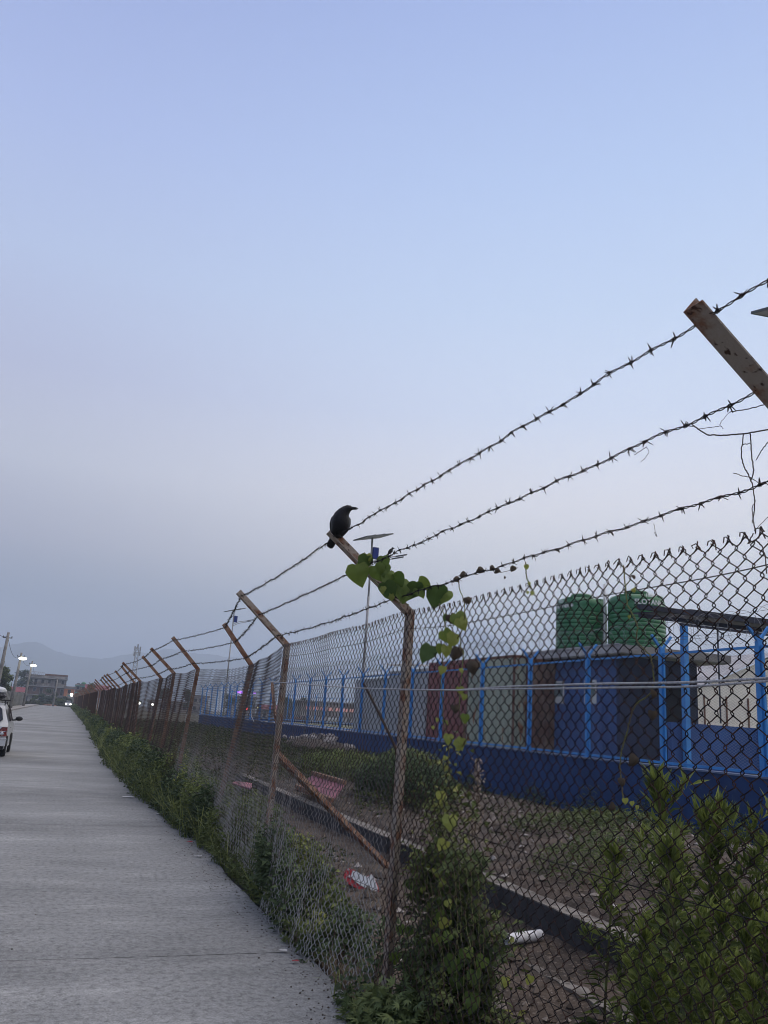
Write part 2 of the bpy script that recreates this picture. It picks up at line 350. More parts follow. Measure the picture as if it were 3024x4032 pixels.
def gz(x, y):                        # height of the ground right of the road
    x = np.asarray(x, float); y = np.asarray(y, float)
    z = -.03 - .17*smooth(x, 2.1, 3.0)*(1-smooth(y, 22, 34))
    far = .10 + .20*np.exp(-((x-7.6)/1.8)**2)*np.exp(-((y-8.6)/3.2)**2)*1.4 - .42*smooth(x, 8.8, 12.2)*(1-smooth(y, 24, 34))
    z = z*(1-smooth(x, 4.25, 4.7)) + far*smooth(x, 4.25, 4.7)
    z = z*(1-smooth(y, 30, 60)) + (-.03)*smooth(y, 30, 60)
    z = z + (.028*vnoise(x, y, 2.2, 3)+.012*vnoise(x, y, 9, 4))*smooth(x, 1.9, 2.4)
    hollow = np.exp(-((x-3.2)/.55)**2)*np.exp(-((y-4.6)/1.5)**2)
    return z - .30*hollow
xs = np.concatenate([np.linspace(1.78, 6, 62), np.linspace(6.15, 12.7, 38)])
ys = np.concatenate([np.linspace(-6, 2, 20), np.linspace(2.1, 16, 150), np.linspace(16.3, 40, 70), np.linspace(41, 90, 40)])
X, Y = np.meshgrid(xs, ys, indexing='ij'); Z = gz(X, Y)
b = MB(); b.grid(np.stack([X, Y, Z], -1)); tag(b.build('stony_ground', M['dirt'], smooth=True), kind='structure')
b = MB()
S = 9000
for (xa, ya, xb, yb) in ((-S,-S,S,-6),(-S,90,S,S),(-S,-6,1.78,90),(12.7,-6,S,90)):
    b.add([[xa,ya,-.14],[xb,ya,-.14],[xb,yb,-.14],[xa,yb,-.14]], [[0,1,2,3]])
tag(b.build('ground', M['soil_far']), kind='structure')
b = MB(); b.box((12.75,-4,-.13),(60,84,.86)); tag(b.build('raised_compound_ground', M['lawn']), kind='structure')
b = MB(); b.box((15.5,30,.862),(19.5,83,.868)); tag(b.build('compound_path', M['footpath']), kind='structure')

# mountains
def ridge(name, pts, depth, Y, seed):
    pts = np.array(pts, float)*.80; depth *= .80; Y *= .80; n = 260
    x = np.linspace(pts[0,0], pts[-1,0], n); z = np.interp(x, pts[:,0], pts[:,1])
    r = np.random.default_rng(seed); z = z + 5*np.convolve(r.normal(0,1,n), np.ones(3)/3, 'same')+7*vnoise(x, x*0, .01, seed)
    rows = []
    for t in np.linspace(0, 1, 9):
        prof = 1-(1-t)**1.5
        yy = Y - depth*(1-t) + 50*vnoise(x, x*0+t*9, .008, seed+2)*(1-t)
        zz = z*prof*(1+.10*vnoise(x, np.full(n, t*300), .012, seed+3)*(1-t)*2)
        rows.append(np.stack([x, yy, np.where(t==0, -5, zz)], -1))
    rows.append(np.stack([x, np.full(n, Y+depth), np.full(n, -5.0)], -1))
    bb = MB(); bb.grid(np.array(rows)[:, ::-1]); o = bb.build(name, M['mountain'], smooth=True); tag(o, kind='structure'); return o
ridge('mountain_ridge', [(-900,150),(-420,170),(-300,205),(-238,225),(-196,243),(-157,238),(-100,222),(-57,208),(0,198),(52,192),(128,193),(220,215),(300,236),(389,255),(470,262),(578,250),(700,250),(850,235),(1000,228),(1300,210),(1700,190),(2400,210),(3200,180)], 900, 4000, 4)
ridge('mountain_ridge', [(900,120),(1200,240),(1474,330),(1749,415),(1967,485),(2120,540),(2194,552),(2256,548),(2340,480),(2401,440),(2678,380),(3100,360),(3700,300),(4600,180)], 800, 4400, 9)

# evening haze
hz = bpy.data.materials.new('evening_haze'); hz.use_nodes = True; hz.node_tree.nodes.clear()
pv = hz.node_tree.nodes.new('ShaderNodeVolumePrincipled'); pv.inputs['Color'].default_value = (.66,.76,.90,1); pv.inputs['Density'].default_value = 7e-4; pv.inputs['Anisotropy'].default_value = 0.15
ov = hz.node_tree.nodes.new('ShaderNodeOutputMaterial'); hz.node_tree.links.new(pv.outputs[0], ov.inputs['Volume'])
b = MB(); b.box((-9500,-9500,-6.5),(9500,9500,452)); tag(b.build('haze', hz), kind='stuff')

# ------------------------------------------------------------------ near chain link fence
fence = thing('chain_link_fence', 'rusty chain link fence with leaning angle posts and barbed wire beside the road', 'fence', (1.97,4.9,0))
FO = np.array([1.97,4.9,0])
posts = [ # y, bend x, bend z, tip x, tip z, base x
 (-1.6,2.0,2.26,1.45,2.73,1.99),(1.65,2.01,2.29,1.44,2.75,1.99),(4.9,1.98,2.27,1.405,2.735,1.96),(8.14,1.99,2.26,1.45,2.74,1.96),(11.4,2.32,2.21,1.88,2.74,1.98),
 (14.65,2.06,2.25,1.57,2.75,1.86),(17.9,2.04,2.27,1.51,2.74,1.93),(21.15,2.12,2.25,1.61,2.74,1.97),(24.4,1.89,2.23,1.35,2.70,1.92),
 (27.65,1.97,2.26,1.50,2.74,1.95),(30.9,1.95,2.24,1.50,2.69,1.95),(34.15,1.93,2.16,1.37,2.66,1.95)]
rr = random.Random(3); y = 37.4
while y < 205:
    dx = rr.uniform(-.09,.11); dz = rr.uniform(-.05,.03); posts.append((y, 1.95+dx, 2.24+dz, 1.45+dx*1.3, 2.72+dz, 1.95)); y += 3.25
PA = np.array(posts)
def ftop(y): return np.interp(y, PA[:,0], PA[:,1]), np.interp(y, PA[:,0], PA[:,2])
def bay_t(y): return (np.asarray(y)-1.65)/3.25
def fpos(y, h):                       # point of the mesh at distance y and relative height h (0 ground .. 1 top)
    xt, zt = ftop(y); xb = np.interp(y, PA[:,0], PA[:,5])
    s = np.abs(np.sin(pi*bay_t(y)))
    zt = zt - .012 - .032*smooth(-np.asarray(y,float), -3.4, -1.9) - .030*s*(1+.5*np.sin(y*1.7))
    x = xb + (xt-xb)*h - .045
    near = np.exp(-((y-6.6)/1.7)**2)
    x = x - (1-h)**2*(.07+.10*near)*(s*.6+.5) + .018*np.sin(y*5.1+h*4)*s*(1-h*.4) + .03*np.sin(y*2.3+1)*s*h*(1-h)*2
    x = x + .012*np.sin(y*17+3*h)*near*(1-h)
    z = zt*h + .012
    yy = y + .03*np.sin(h*6+y*.8)*s*(1-h) - .05*near*(1-h)*np.sin(h*5)
    return x, yy, z
CELL = .07
def mesh_bay(ya, yb, detail):
    nw = 2*int(round((yb-ya)/CELL)); yc = ya + (np.arange(nw)+.5)*(yb-ya)/nw; w = (yb-ya)/nw
    H = 2.26; nrow = int(H/CELL)
    if detail == 3:
        t = np.array([0,.13,.32,.68,.87]); a = np.array([1.0,.90,.42,-.42,-.90])
        hp = t
    elif detail == 2: t = np.array([0,.14,.86]); a = np.array([1.0,.84,-.84])
    else: t = np.array([0.0]); a = np.array([1.0])
    tt, aa, ff = [], [], []
    for k in range(2*nrow):
        sg = 1 if k % 2 == 0 else -1
        tt += list((k+t)/(2*nrow)); aa += list(a*sg); ff += list(np.sin(pi*t)*sg if detail > 1 else t*0)
    tt = np.array(tt+[1.0]); aa = np.array(aa+[1.0]); ff = np.array(ff+[0.0])
    sgn = np.where(np.arange(nw) % 2 == 0, 1, -1)[:, None]
    Amp = w/2 + (.0065 if detail == 3 else .003)
    h = 1-tt[None, :]+0*yc[:, None]
    yv = yc[:, None] + sgn*aa[None, :]*Amp
    # curved, slightly uneven wires
    if detail == 3: yv = yv + RNG.normal(0, .0016, yv.shape)
    x, yv2, z = fpos(yv, h)
    if detail > 1: x = x + .0035*ff[None, :]*np.where(sgn > 0, 1, 1)
    P = np.stack([x, yv2, z], -1)
    bb = MB(); r = {3:.0023, 2:.0024, 1:.0027}[detail]
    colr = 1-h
    bb.tubes(P, r, 3, col=colr)
    if detail == 3:                   # knuckled, twisted ends along the top
        ye = yc[0::2]+.5*w; ne = len(ye)
        x, y2, z = fpos(ye, np.ones(ne)); p0 = np.stack([x, y2, z], -1)
        K = np.stack([p0+[0,w*.5,-.024], p0+[.004,w*.22,-.004], p0+[.003,0,.012], p0+[-.004,-w*.22,.011], p0+[-.006,-w*.36,.002], p0+[-.005,-w*.52,-.010]], 1)
        K = K + RNG.normal(0, .0022, K.shape); bb.tubes(K, .0026, 4)
        K2 = np.stack([p0+[0,-w*.5,-.024], p0+[.003,-w*.2,-.003], p0+[-.002,w*.05,.010], p0+[-.006,w*.30,.008], p0+[-.004,w*.5,-.006]], 1)
        K2 = K2 + RNG.normal(0, .0022, K2.shape); bb.tubes(K2, .0024, 3)
    return bb
def loc(bb):                          # into the fence's own frame
    bb.v = [v-FO for v in bb.v]; return bb
for k in range(len(posts)-1):
    ya, yb = posts[k][0], posts[k+1][0]
    if k < 3: d = 3
    elif ya < 20: d = 2
    else: d = 1
    if ya > 52: break
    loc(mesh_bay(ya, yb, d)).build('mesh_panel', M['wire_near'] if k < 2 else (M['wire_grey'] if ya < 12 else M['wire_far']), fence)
# beyond 100 m: one bay's mesh shared by all the rest
bb = MB(); ys_ = np.arange(0, 3.25, .035)
for s_ in (1,):
    zz = np.linspace(0, 2.26, 34); P = np.stack([np.zeros((len(ys_), 34)), ys_[:,None]+.0175*np.where(np.arange(34)%2, 1, -1)[None]*np.where(np.arange(len(ys_))%2, 1, -1)[:,None], np.broadcast_to(zz, (len(ys_),34))], -1)
    bb.tubes(P, .0030, 3)
far_me = bb.mesh('mesh_panel'); far_me.materials.append(M['wire_far'])
for p in posts:
    if p[0] > 54: link('mesh_panel', far_me, fence, Vector((p[5]-.04, p[0], 0))-Vector(FO))
# posts: steel angle with a bent arm
def post_mesh(p):
    y, bx, bz, tx, tz, x0 = p
    path = np.array([[x0,0,-.25],[bx,0,bz],[tx,0,tz]])
    W, T = .065, .006
    prof = np.array([(-W/2,T),(-W/2,-W),(-W/2+T,-W),(-W/2+T,0),(W/2,0),(W/2,T)])
    d1 = path[1]-path[0]; d1 /= np.linalg.norm(d1); d2 = path[2]-path[1]; d2 /= np.linalg.norm(d2)
    n1 = np.array([d1[2],0,-d1[0]]); n2 = np.array([d2[2],0,-d2[0]]); nmid = n1+n2; nmid /= nmid@n1
    bb = MB(); rings = []
    for c, nrm in ((path[0], n1), (path[0]*.5+path[1]*.5, n1), (path[1], nmid), (path[2], n2)):
        rings.append(np.array([c+nrm*a+np.array([0,1,0])*q for a, q in prof])+[0,y,0])
    V = np.array(rings); bb.grid(V[:, ::-1], closed=True)
    for ri, rev in ((0, 0), (3, 1)):
        r = V[ri]; bb.add(r, [[0,1,2,3],[0,3,4,5]] if rev else [[3,2,1,0],[5,4,3,0]])
    return loc(bb)
for i, p in enumerate(posts):
    o = post_mesh(p).build('post', M['rust_post'] if i < 4 else M['rust_old'], fence)
# tension wires
for h, amp, r in ((.955,.02,.0020),(.50,.05,.0020),(.27,.03,.0018)):
    yy = np.linspace(-1.6, 60, 900); x, y2, z = fpos(yy, np.full(len(yy), h))
    z = z - amp*np.abs(np.sin(pi*bay_t(yy)))
    loc(MB().tube(np.stack([x+.012, yy, z], -1), r, 4)).build('tension_wire', M['barb'], fence)
# barbed wires
def barbed(frac):
    A = PA[PA[:,0] < 203]
    bb = MB()
    px_ = A[:,1]+(A[:,3]-A[:,1])*frac; pz_ = A[:,2]+(A[:,4]-A[:,2])*frac
    def cpos(y):
        k = np.clip(np.searchsorted(A[:,0], y)-1, 0, len(A)-2); t = (y-A[k,0])/(A[k+1,0]-A[k,0])
        sag = np.where(A[k,0] < 4, .006, .022+.014*np.sin(k*2.7+frac*9))*4*t*(1-t)
        x = px_[k]*(1-t)+px_[k+1]*t - .030; z = pz_[k]*(1-t)+pz_[k+1]*t - sag*.8
        wob = .003*np.sin(y*9.3+frac*5)+.002*np.sin(y*23.1)
        return np.stack([x+wob, y-.03, z+.003*np.sin(y*11.7+frac*3)+.002*np.sin(y*31)], -1)
    yy = np.arange(-1.6, 16, .010); c = cpos(yy); ph = yy*2*pi/.075
    for s_ in (0, pi):
        P = c+np.stack([np.cos(ph+s_)*.0026, 0*ph, np.sin(ph+s_)*.0030], -1)
        bb.tube(P, .0020, 4)
    yy = np.arange(16, 60, .12); bb.tube(cpos(yy), .0036, 4)
    yy = np.arange(60, 200, .8); bb.tube(cpos(yy), .0036, 3)
    bb2 = MB(); y = -1.5; r = random.Random(int(frac*100))
    while y < 45:
        c = cpos(np.array([y]))[0]; ax = np.array([0,1,0.0])
        if y < 16:
            a = np.linspace(0, 4*pi, 13); bb2.tube(np.stack([c[0]+.0052*np.cos(a), c[1]+np.linspace(-.007,.007,13), c[2]+.0052*np.sin(a)], -1), .0017, 4)
        for q in range(4 if y < 30 else 3):
            th = r.uniform(0, 2*pi); d = np.array([cos(th), r.uniform(-.5,.5), sin(th)]); d /= np.linalg.norm(d); ln = r.uniform(.016,.025)
            st = c+np.array([0, (q-1.5)*.004, 0]); bb2.tube(np.array([st, st+d*ln*.5, st+d*ln]), np.array([[.0022,.0021,.0013]]) if y < 16 else .0022, 4 if y < 16 else 3, ref=(.3,.2,.9))
        y += r.uniform(.082,.105)
    w = loc(bb).build('barbed_wire', M['barb'], fence)
    o2 = loc(bb2).build('barbs', M['barb'], w); o2['kind'] = 'stuff'
for fr in (.90, .55, .17): barbed(fr)
# brace and loose pieces
b = MB(); b.beam((2.02,8.20,1.22),(3.83,9.73,-.05),.06,.006, up=(.3,-.9,.3)); b.beam((2.00,8.20,1.19),(3.81,9.73,-.08),.006,.06, up=(.3,-.9,.3)); loc(b).build('brace', M['rust_old'], fence)

def pathpx(pts, X=None, Yv=None, n=40):
    P = np.array([at_x(p[0], p[1], X if len(p) < 3 else p[2]) for p in pts]); t = np.linspace(0, len(P)-1, n)
    return np.stack([np.interp(t, np.arange(len(P)), P[:,i]) for i in range(3)], -1)
b = MB(); P = pathpx([(1071,2684),(1250,2699),(1429,2710),(1640,2716),(1800,2717),(2000,2703),(2370,2692),(2679,2688),(2860,2680),(3024,2670),(3250,2655)], 1.895, n=80)
b.tube(P, .0042, 6); P2 = P.copy(); tt = np.linspace(0,1,len(P)); P2[:,2] -= .016*np.sin(pi*tt)**.5*smooth(tt, .35, .6); P2[:,0] -= .006; b.tube(P2, .0038, 6)
tag(b.build('plastic_strap', M['rope'], smooth=True), 'pale grey plastic strap stretched double across the chain link mesh', 'strap')
b = MB(); P = pathpx([(985,2745),(1000,2728),(1010,2742),(1000,2765),(990,2795),(990,2820),(1000,2842)], 1.93); b.tube(P, .003, 5)
tag(b.build('strap_end', M['rope'], smooth=True), 'loose white string hanging on the mesh left of the second post', 'string')
b = MB(); P = pathpx([(1072,2690),(1080,2790),(1090,2850)], 1.97, n=8); b.tube(P, .016, 7)
tag(b.build('rusty_pipe', M['rust_old']), 'short rusty pipe wired upright to the mesh where the strap is tied', 'pipe')
b = MB(); P = pathpx([(1432,2692),(1470,2765),(1530,2885),(1560,2950),(1566,3040)], 2.03, n=16); b.tube(P, .009, 6)
tag(b.build('wooden_stick', M['stick']), 'thin dark stick leaning on the mesh left of the leafy post', 'stick')
# ------------------------------------------------------------------ drain behind the fence
drain = thing('concrete_drain', 'old concrete drain channel running beyond the chain link fence', 'drain', (4.4,8,0))
DO = np.array([4.4,8,0])
def dl(bb): bb.v = [v-DO for v in bb.v]; return bb
def strip(x0, x1, z0, z1, ya, yb, wob=.02, seed=0, n=60):
    y = np.linspace(ya, yb, n); r = np.random.default_rng(seed)
    w = wob*vnoise(y, y*0, 1.1, seed); e = r.normal(0, wob*.25, (n, 2))
    V = np.stack([np.stack([x0+w, y, np.full(n, z0)], -1), np.stack([x0+w+e[:,0], y, z1+e[:,1]*.7], -1), np.stack([x1+w, y, z1+e[:,1]], -1), np.stack([x1+w, y, np.full(n, z0)], -1)], 1)
    bb = MB(); bb.grid(V[:, ::-1]); return bb
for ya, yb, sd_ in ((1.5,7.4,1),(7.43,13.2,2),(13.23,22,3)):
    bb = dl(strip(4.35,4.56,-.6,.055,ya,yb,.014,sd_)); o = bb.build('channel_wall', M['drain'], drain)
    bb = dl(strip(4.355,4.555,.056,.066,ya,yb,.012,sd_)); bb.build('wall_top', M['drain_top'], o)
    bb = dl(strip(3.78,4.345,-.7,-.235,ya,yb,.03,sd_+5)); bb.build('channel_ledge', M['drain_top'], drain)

# ------------------------------------------------------------------ blue compound fence
BX = 12.5
bf = thing('blue_compound_fence', 'blue steel mesh fence with razor wire on a dark blue wall', 'fence', (BX,12.7,0))
BO = np.array([BX,12.7,0])
def bl(bb): bb.v = [v-BO for v in bb.v]; return bb
b = MB(); b.box((12.45,-3,-.8),(12.72,84.2,.985)); bl(b).build('plinth_wall', M['blue_wall'], bf)
b = MB(); b.box((12.42,-3,.987),(12.75,84.25,1.02)); bl(b).build('coping', M['blue_cap'], bf)
bpost = [-1.8,1.1,4.0,6.9,9.8,12.72,15.6,18.5,21.4,24.4,27.5,30.3,33.3,36.2,39.1,42.0,45.0,48.2,51.2,54.2,57.2,60.2,63.2,66.2,69.2,72.2,75.2,78.2,81.2,84.0]
pm = MB(); pm.box((-.05,-.05,1.02),(.05,.05,3.56)); pm.beam((0,0,3.54),(-.27,-.0,3.86),.05,.05,up=(0,1,0)); pm.beam((0,0,3.54),(.27,0,3.86),.05,.05,up=(0,1,0)); pm.box((-.075,-.075,1.021),(.075,.075,1.035))
pme = pm.mesh('post'); pme.materials.append(M['blue'])
for y in bpost: link('post', pme, bf, (0, y-12.7, 0))
for i in range(len(bpost)-1):
    ya, yb = bpost[i]+.06, bpost[i+1]-.06; f = MB()
    for (z0, z1) in ((1.06,1.11),(3.42,3.47)): f.box((12.48,ya,z0),(12.52,yb,z1))
    for y in (ya, yb-.04): f.box((12.482,y,1.112),(12.518,y+.04,3.418))
    fr = bl(f).build('panel_frame', M['blue'], bf)
    if yb < 48 and ya > 9:
        c = .055 if yb < 32 else .09
        nw = int((yb-ya-.08)/c); yc = ya+.04+(np.arange(nw)+.5)*c; nr = int(2.3/c)
        z = 1.11+np.arange(2*nr+1)*(2.31/(2*nr)); sg = np.where(np.arange(nw)%2, 1, -1)[:,None]*np.where(np.arange(2*nr+1)%2, 1, -1)[None]
        P = np.stack([np.full((nw,2*nr+1), 12.5), yc[:,None]+sg*c/2, np.broadcast_to(z, (nw,2*nr+1))], -1)
        g = MB(); g.tubes(P, .0016 if yb < 32 else .002, 3); bl(g).build('mesh_panel', M['blue_mesh'], bf)
# corner return at the far end
f = MB(); f.box((12.73,83.95,-.14),(40,84.2,.985)); bl(f).build('plinth_wall', M['blue_wall'], bf)
for x in np.arange(15.4, 40, 2.9): link('post', pme, bf, (x-12.5, 84.0-12.7, 0))
f = MB(); f.box((12.6,84.04,1.06),(40,84.08,1.11)); f.box((12.6,84.04,3.42),(40,84.08,3.47)); bl(f).build('panel_frame', M['blue'], bf)
# razor coil
g = MB(); n = 5200; a = np.linspace(0, 2*pi*190, n); yv = np.linspace(9, 84, n)
P = np.stack([12.5+.30*np.cos(a)+.04*np.sin(a*.31), yv+.10*np.sin(a*.5), 3.92+.33*np.sin(a)+.05*np.sin(yv*1.3)], -1)
g.tube(P, .0045, 3, cap=False)
for sgn_, z_ in ((-.2,3.78),(.2,3.78),(0,4.15)): g.tube(np.stack([np.full(60,12.5+sgn_), np.linspace(9,84,60), z_+.03*np.sin(np.linspace(0,70,60))], -1), .004, 3)
o = bl(g).build('razor_coil', M['razor'], bf)
g = MB(); idx = np.arange(0, n, 4); c = P[idx]; c = c[c[:,1] < 40]; dirs = RNG.normal(0,1,c.shape); dirs /= np.linalg.norm(dirs, axis=1, keepdims=True)
q = np.stack([c-dirs*.022, c+np.cross(dirs,[0,0,1.0])*.006, c+dirs*.022, c-np.cross(dirs,[0,0,1.0])*.006], 1); g.add(q.reshape(-1,3), np.arange(len(c)*4).reshape(-1,4))
o2 = bl(g).build('razor_barbs', M['razor'], o); o2['kind'] = 'stuff'

# ------------------------------------------------------------------ containers behind it
def corrugated(name, label, material, x0, y0, y1, z0, z1, width=2.4, pitch=.28, depth=.045, cat='container', rim=None):
    t = thing(name, label, cat, (x0, (y0+y1)/2, z0)); O = np.array([x0, (y0+y1)/2, z0])
    def sheet(p0, p1, nrm):
        Ln = np.linalg.norm(np.array(p1)-np.array(p0)); n = int(Ln/pitch)*4+1; s = np.linspace(0, 1, n)
        off = depth*np.array([0,1,1,0])[np.arange(n)%4]
        A = np.array(p0)[None]+(np.array(p1)-np.array(p0))[None]*s[:,None]+np.array(nrm)[None]*off[:,None]
        bb = MB(); V = np.stack([np.c_[A, np.full(n, z0+.08)], np.c_[A, np.full(n, z1-.08)]], 1); bb.grid(V); return bb
    for p0, p1, nr in (((x0,y1),(x0,y0),(-1,0)), ((x0,y0),(x0+width,y0),(0,-1)), ((x0,y1),(x0+width,y1),(0,1)), ((x0+width,y0),(x0+width,y1),(1,0))):
        bb = sheet(p0, p1, nr); bb.v = [v-O for v in bb.v]; bb.build('side_panel', material, t)
    f = MB(); e = .06
    for z in (z0, z1-.09):
        f.box((x0-e,y0-e,z),(x0+.05,y1+e,z+.09)); f.box((x0+width-.05,y0-e,z),(x0+width+e,y1+e,z+.09)); f.box((x0+.052,y0-e,z),(x0+width-.052,y0+.05,z+.09)); f.box((x0+.052,y1-.05,z),(x0+width-.052,y1+e,z+.09))
    for x in (x0-e, x0+width-.06+e):
        for yy in (y0-e, y1-.06+e): f.box((x-.002,yy-.002,z0+.092),(x+.062,yy+.062,z1-.092))
    f.v = [v-O for v in f.v]; f.build('frame', rim or material, t)
    r = MB(); r.box((x0,y0,z1-.03),(x0+width,y1,z1-.008)); r.v = [v-O for v in r.v]; r.build('roof', rim or material, t)
    return t
corrugated('storage_container', 'pale grey storage container with a white roof edge behind the blue fence', M['cont_grey'], 14.0, 32.3, 36.6, .87, 3.82)
corrugated('storage_container', 'grey container farther left, just past the leafy post', M['cont_grey'], 14.6, 37.4, 43.2, .87, 3.62)
corrugated('storage_container', 'maroon red shipping container between the grey and green cabins', M['cont_red'], 14.0, 28.5, 32.0, .87, 4.02)
corrugated('corrugated_shed', 'faded green corrugated shed streaked with rust left of the blue block', M['cont_green'], 14.0, 25.0, 28.4, .87, 4.02, pitch=.20, depth=.05, cat='shed', rim=M['rust_sheet'])
corrugated('corrugated_lean_to', 'dark rusty corrugated sheet shed squeezed against the blue block', M['rust_sheet'], 14.5, 24.45, 24.93, .87, 3.9, pitch=.20, width=1.0, cat='shed')
b = MB(); b.beam((13.9,32.5,3.95),(13.9,36.4,4.1),.5,.05); b.beam((14.5,37.4,3.75),(14.5,42,3.78),.6,.04)
tag(b.build('tin_sheets', M['white_wall']), 'white tin sheets lying on top of the grey containers', 'tin sheets')

# ------------------------------------------------------------------ blue toilet block with tanks
tb = thing('blue_block', 'blue flat roofed utility block with two green tanks on top', 'building', (15,20.7,.87)); TO = np.array([15,20.7,.87])
def tl(bb): bb.v = [v-TO for v in bb.v]; return bb
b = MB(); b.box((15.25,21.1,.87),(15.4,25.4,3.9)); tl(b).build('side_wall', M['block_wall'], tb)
b = MB(); b.box((15.25,20.95,.87),(18.1,21.098,3.9)); b.box((17.95,21.1,.87),(18.1,25.4,3.9)); b.box((15.402,25.25,.87),(17.948,25.4,3.9)); tl(b).build('front_wall', M['block_shaded'], tb)
b = MB(); b.box((14.85,20.3,3.905),(18.75,25.7,3.93)); b.box((14.8,20.25,3.932),(18.8,25.75,4.17)); tl(b).build('roof', M['roof_conc'], tb)
b = MB(); b.beam((14.78,20.3,4.175),(14.78,25.7,4.175),.03,.05); tl(b).build('roof_lip', M['roof_conc'], tb)
for ya, yb in ((23.55,24.75),(21.75,22.75)):
    b = MB(); b.box((15.215,ya,.9),(15.248,yb,3.45)); d = tl(b).build('door', M['door'], tb)
    b = MB(); b.box((15.195,ya+.30,2.50),(15.213,ya+.92,3.22)); w = tl(b).build('window_frame', M['white_frame'], d)
    b = MB(); b.box((15.185,ya+.36,2.72),(15.193,ya+.86,3.15)); tl(b).build('window_pane', M['glass_grey'], d)
b = MB(); b.box((16.7,20.915,.9),(17.5,20.945,3.2)); tl(b).build('doorway', mat('dark_doorway', (.004,.004,.008), .9), tb)
# white vent pipe between the tanks
b = MB(); b.tube([(16.25,23.1,4.2),(16.25,23.1,6.35),(16.25,23.1,6.45)], .035, 8); b.tube([(16.25,23.1,6.1),(16.45,23.1,6.1)], .03, 8)
tl(b).build('vent_pipe', M['white_pipe'], tb)
def tank(label, c, R, H, words):
    t = thing('water_tank', label, 'water tank', c, 0, 'green water tanks on the blue block')
    prof = [(0,0),(R*.97,0),(R,.03)]
    z = .03; nr = 10
    for k in range(nr):
        za = H*.05+k*H*.069
        prof += [(R,za),(R*.978,za+.010),(R*.978,za+.024),(R,za+.034),(R*1.002,za+.034+H*.02)]
    prof += [(R,H*.76),(R*.985,H*.785),(R,H*.80),(R*.97,H*.86),(R*.90,H*.905),(R*.78,H*.925),(R*.40,H*.94),(0,H*.945)]
    MB().lathe(prof, 40).build('body', M['tank'], t, smooth=True)
    MB().lathe([(R*.40,H*.90),(R*.40,H*.97),(R*.43,H*.97),(R*.43,H*1.0),(R*.38,H*1.02),(0,H*1.03)], 28).build('lid', M['tank'], t, smooth=False)
    bb = MB()
    for a in (.5,2.1,3.6,5.2):
        bb.box((R*.62,-R*.16,H*.84),(R*.93,R*.16,H*.925), rot=[[cos(a),-sin(a),0],[sin(a),cos(a),0],[0,0,1]])
    bb.build('lifting_lugs', M['tank'], t)
    for (txt, size, zc, ang) in words:
        cu = bpy.data.curves.new('lettering', 'FONT'); cu.body = txt; cu.size = size; cu.align_x = 'CENTER'; cu.extrude = 0; cu.offset = size*.02; cu.resolution_u = 3
        tmp = bpy.data.objects.new('tmp', cu); me = bpy.data.meshes.new_from_object(tmp); bpy.data.objects.remove(tmp)
        for v in me.vertices:
            a = ang + v.co.x/R; zz = v.co.y; v.co = Vector((cos(a)*(R*1.008+.004), sin(a)*(R*1.008+.004), zc+zz))
        me.materials.clear(); me.materials.append(M['tank_text']); link('lettering', me, t)
    return t
R1, R2 = .84, .98
a1 = math.atan2(-22.9, -15.4)
tank('left green ribbed water tank, the smaller and farther of two', (15.95,24.0,4.172), .84, 1.95, [('FLOTANK+', .22, 1.44, a1-.95), ('1000', .13, 1.62, a1-.9)])
tank('right green ribbed water tank, the larger one marked in white letters', (16.98,22.4,4.172), .90, 1.98, [('FLOTANK+', .22, 1.50, a1+.50), ('1000', .15, 1.74, a1+.42)])

# ------------------------------------------------------------------ shed frame, low wall and cream building at the right
sf = thing('open_shed_frame', 'open blue shed frame with dark navy roof beam and mesh infill', 'shed', (14.3,17,.86)); SO = np.array([14.3,17,.86])
def sl_(bb): bb.v = [v-SO for v in bb.v]; return bb
b = MB(); b.box((12.95,16.92,4.66),(22,17.05,4.78)); b.box((13.25,17.30,4.52),(22,17.40,4.62)); b.box((14.2,16.95,4.38),(22,17.02,4.44)); sl_(b).build('roof_beam', M['navy_steel'], sf)
b = MB(); b.add([[14.6,17.06,4.81],[22,17.06,4.81],[22,19.5,4.95],[14.6,19.5,4.95],[14.6,17.06,4.84],[22,17.06,4.84],[22,19.5,4.98],[14.6,19.5,4.98]], [[0,3,2,1],[4,5,6,7],[0,1,5,4],[1,2,6,5],[2,3,7,6],[3,0,4,7]]); sl_(b).build('roof_sheet', M['navy_steel'], sf)
for x in (14.32, 16.75, 19.2, 21.8):
    b = MB(); b.box((x-.07,16.93,.87),(x+.07,17.07,4.38)); sl_(b).build('post', M['blue'], sf)
b = MB(); c = .07; nw = int(7.3/c); xc = 14.45+(np.arange(nw)+.5)*c; nr = int(2.3/c); z = 2.06+np.arange(2*nr+1)*(2.28/(2*nr)); sg = np.where(np.arange(nw)%2,1,-1)[:,None]*np.where(np.arange(2*nr+1)%2,1,-1)[None]
b.tubes(np.stack([xc[:,None]+sg*c/2, np.full((nw,2*nr+1),17.0), np.broadcast_to(z,(nw,2*nr+1))], -1), .0022, 3, ref=(0,1,0)); sl_(b).build('mesh_panel', M['wire_far'], sf)
b = MB(); b.box((13.95,17.1,.87),(22,17.25,2.0)); sl_(b).build('low_wall', M['block_wall'], sf)
b = MB(); b.box((15.35,16.97,2.05),(15.38,17.0,4.38)); sl_(b).build('rod', M['navy_steel'], sf)
cb = thing('cream_building', 'cream sheet clad building glimpsed behind the open shed at right', 'building', (24,27,.86)); CO = np.array([24,27,.86])
b = MB(); b.box((22.9,27,.86),(33,27.2,3.4)); b.box((22.9,27.2,.86),(23.1,33,3.4)); b.add([[22.9,27,3.4],[33,27,3.4],[33,27,5.6],[27.3,27,5.2]], [[0,1,2,3]]); b.v = [v-CO for v in b.v]; b.build('wall', M['white_wall'], cb)
b = MB()
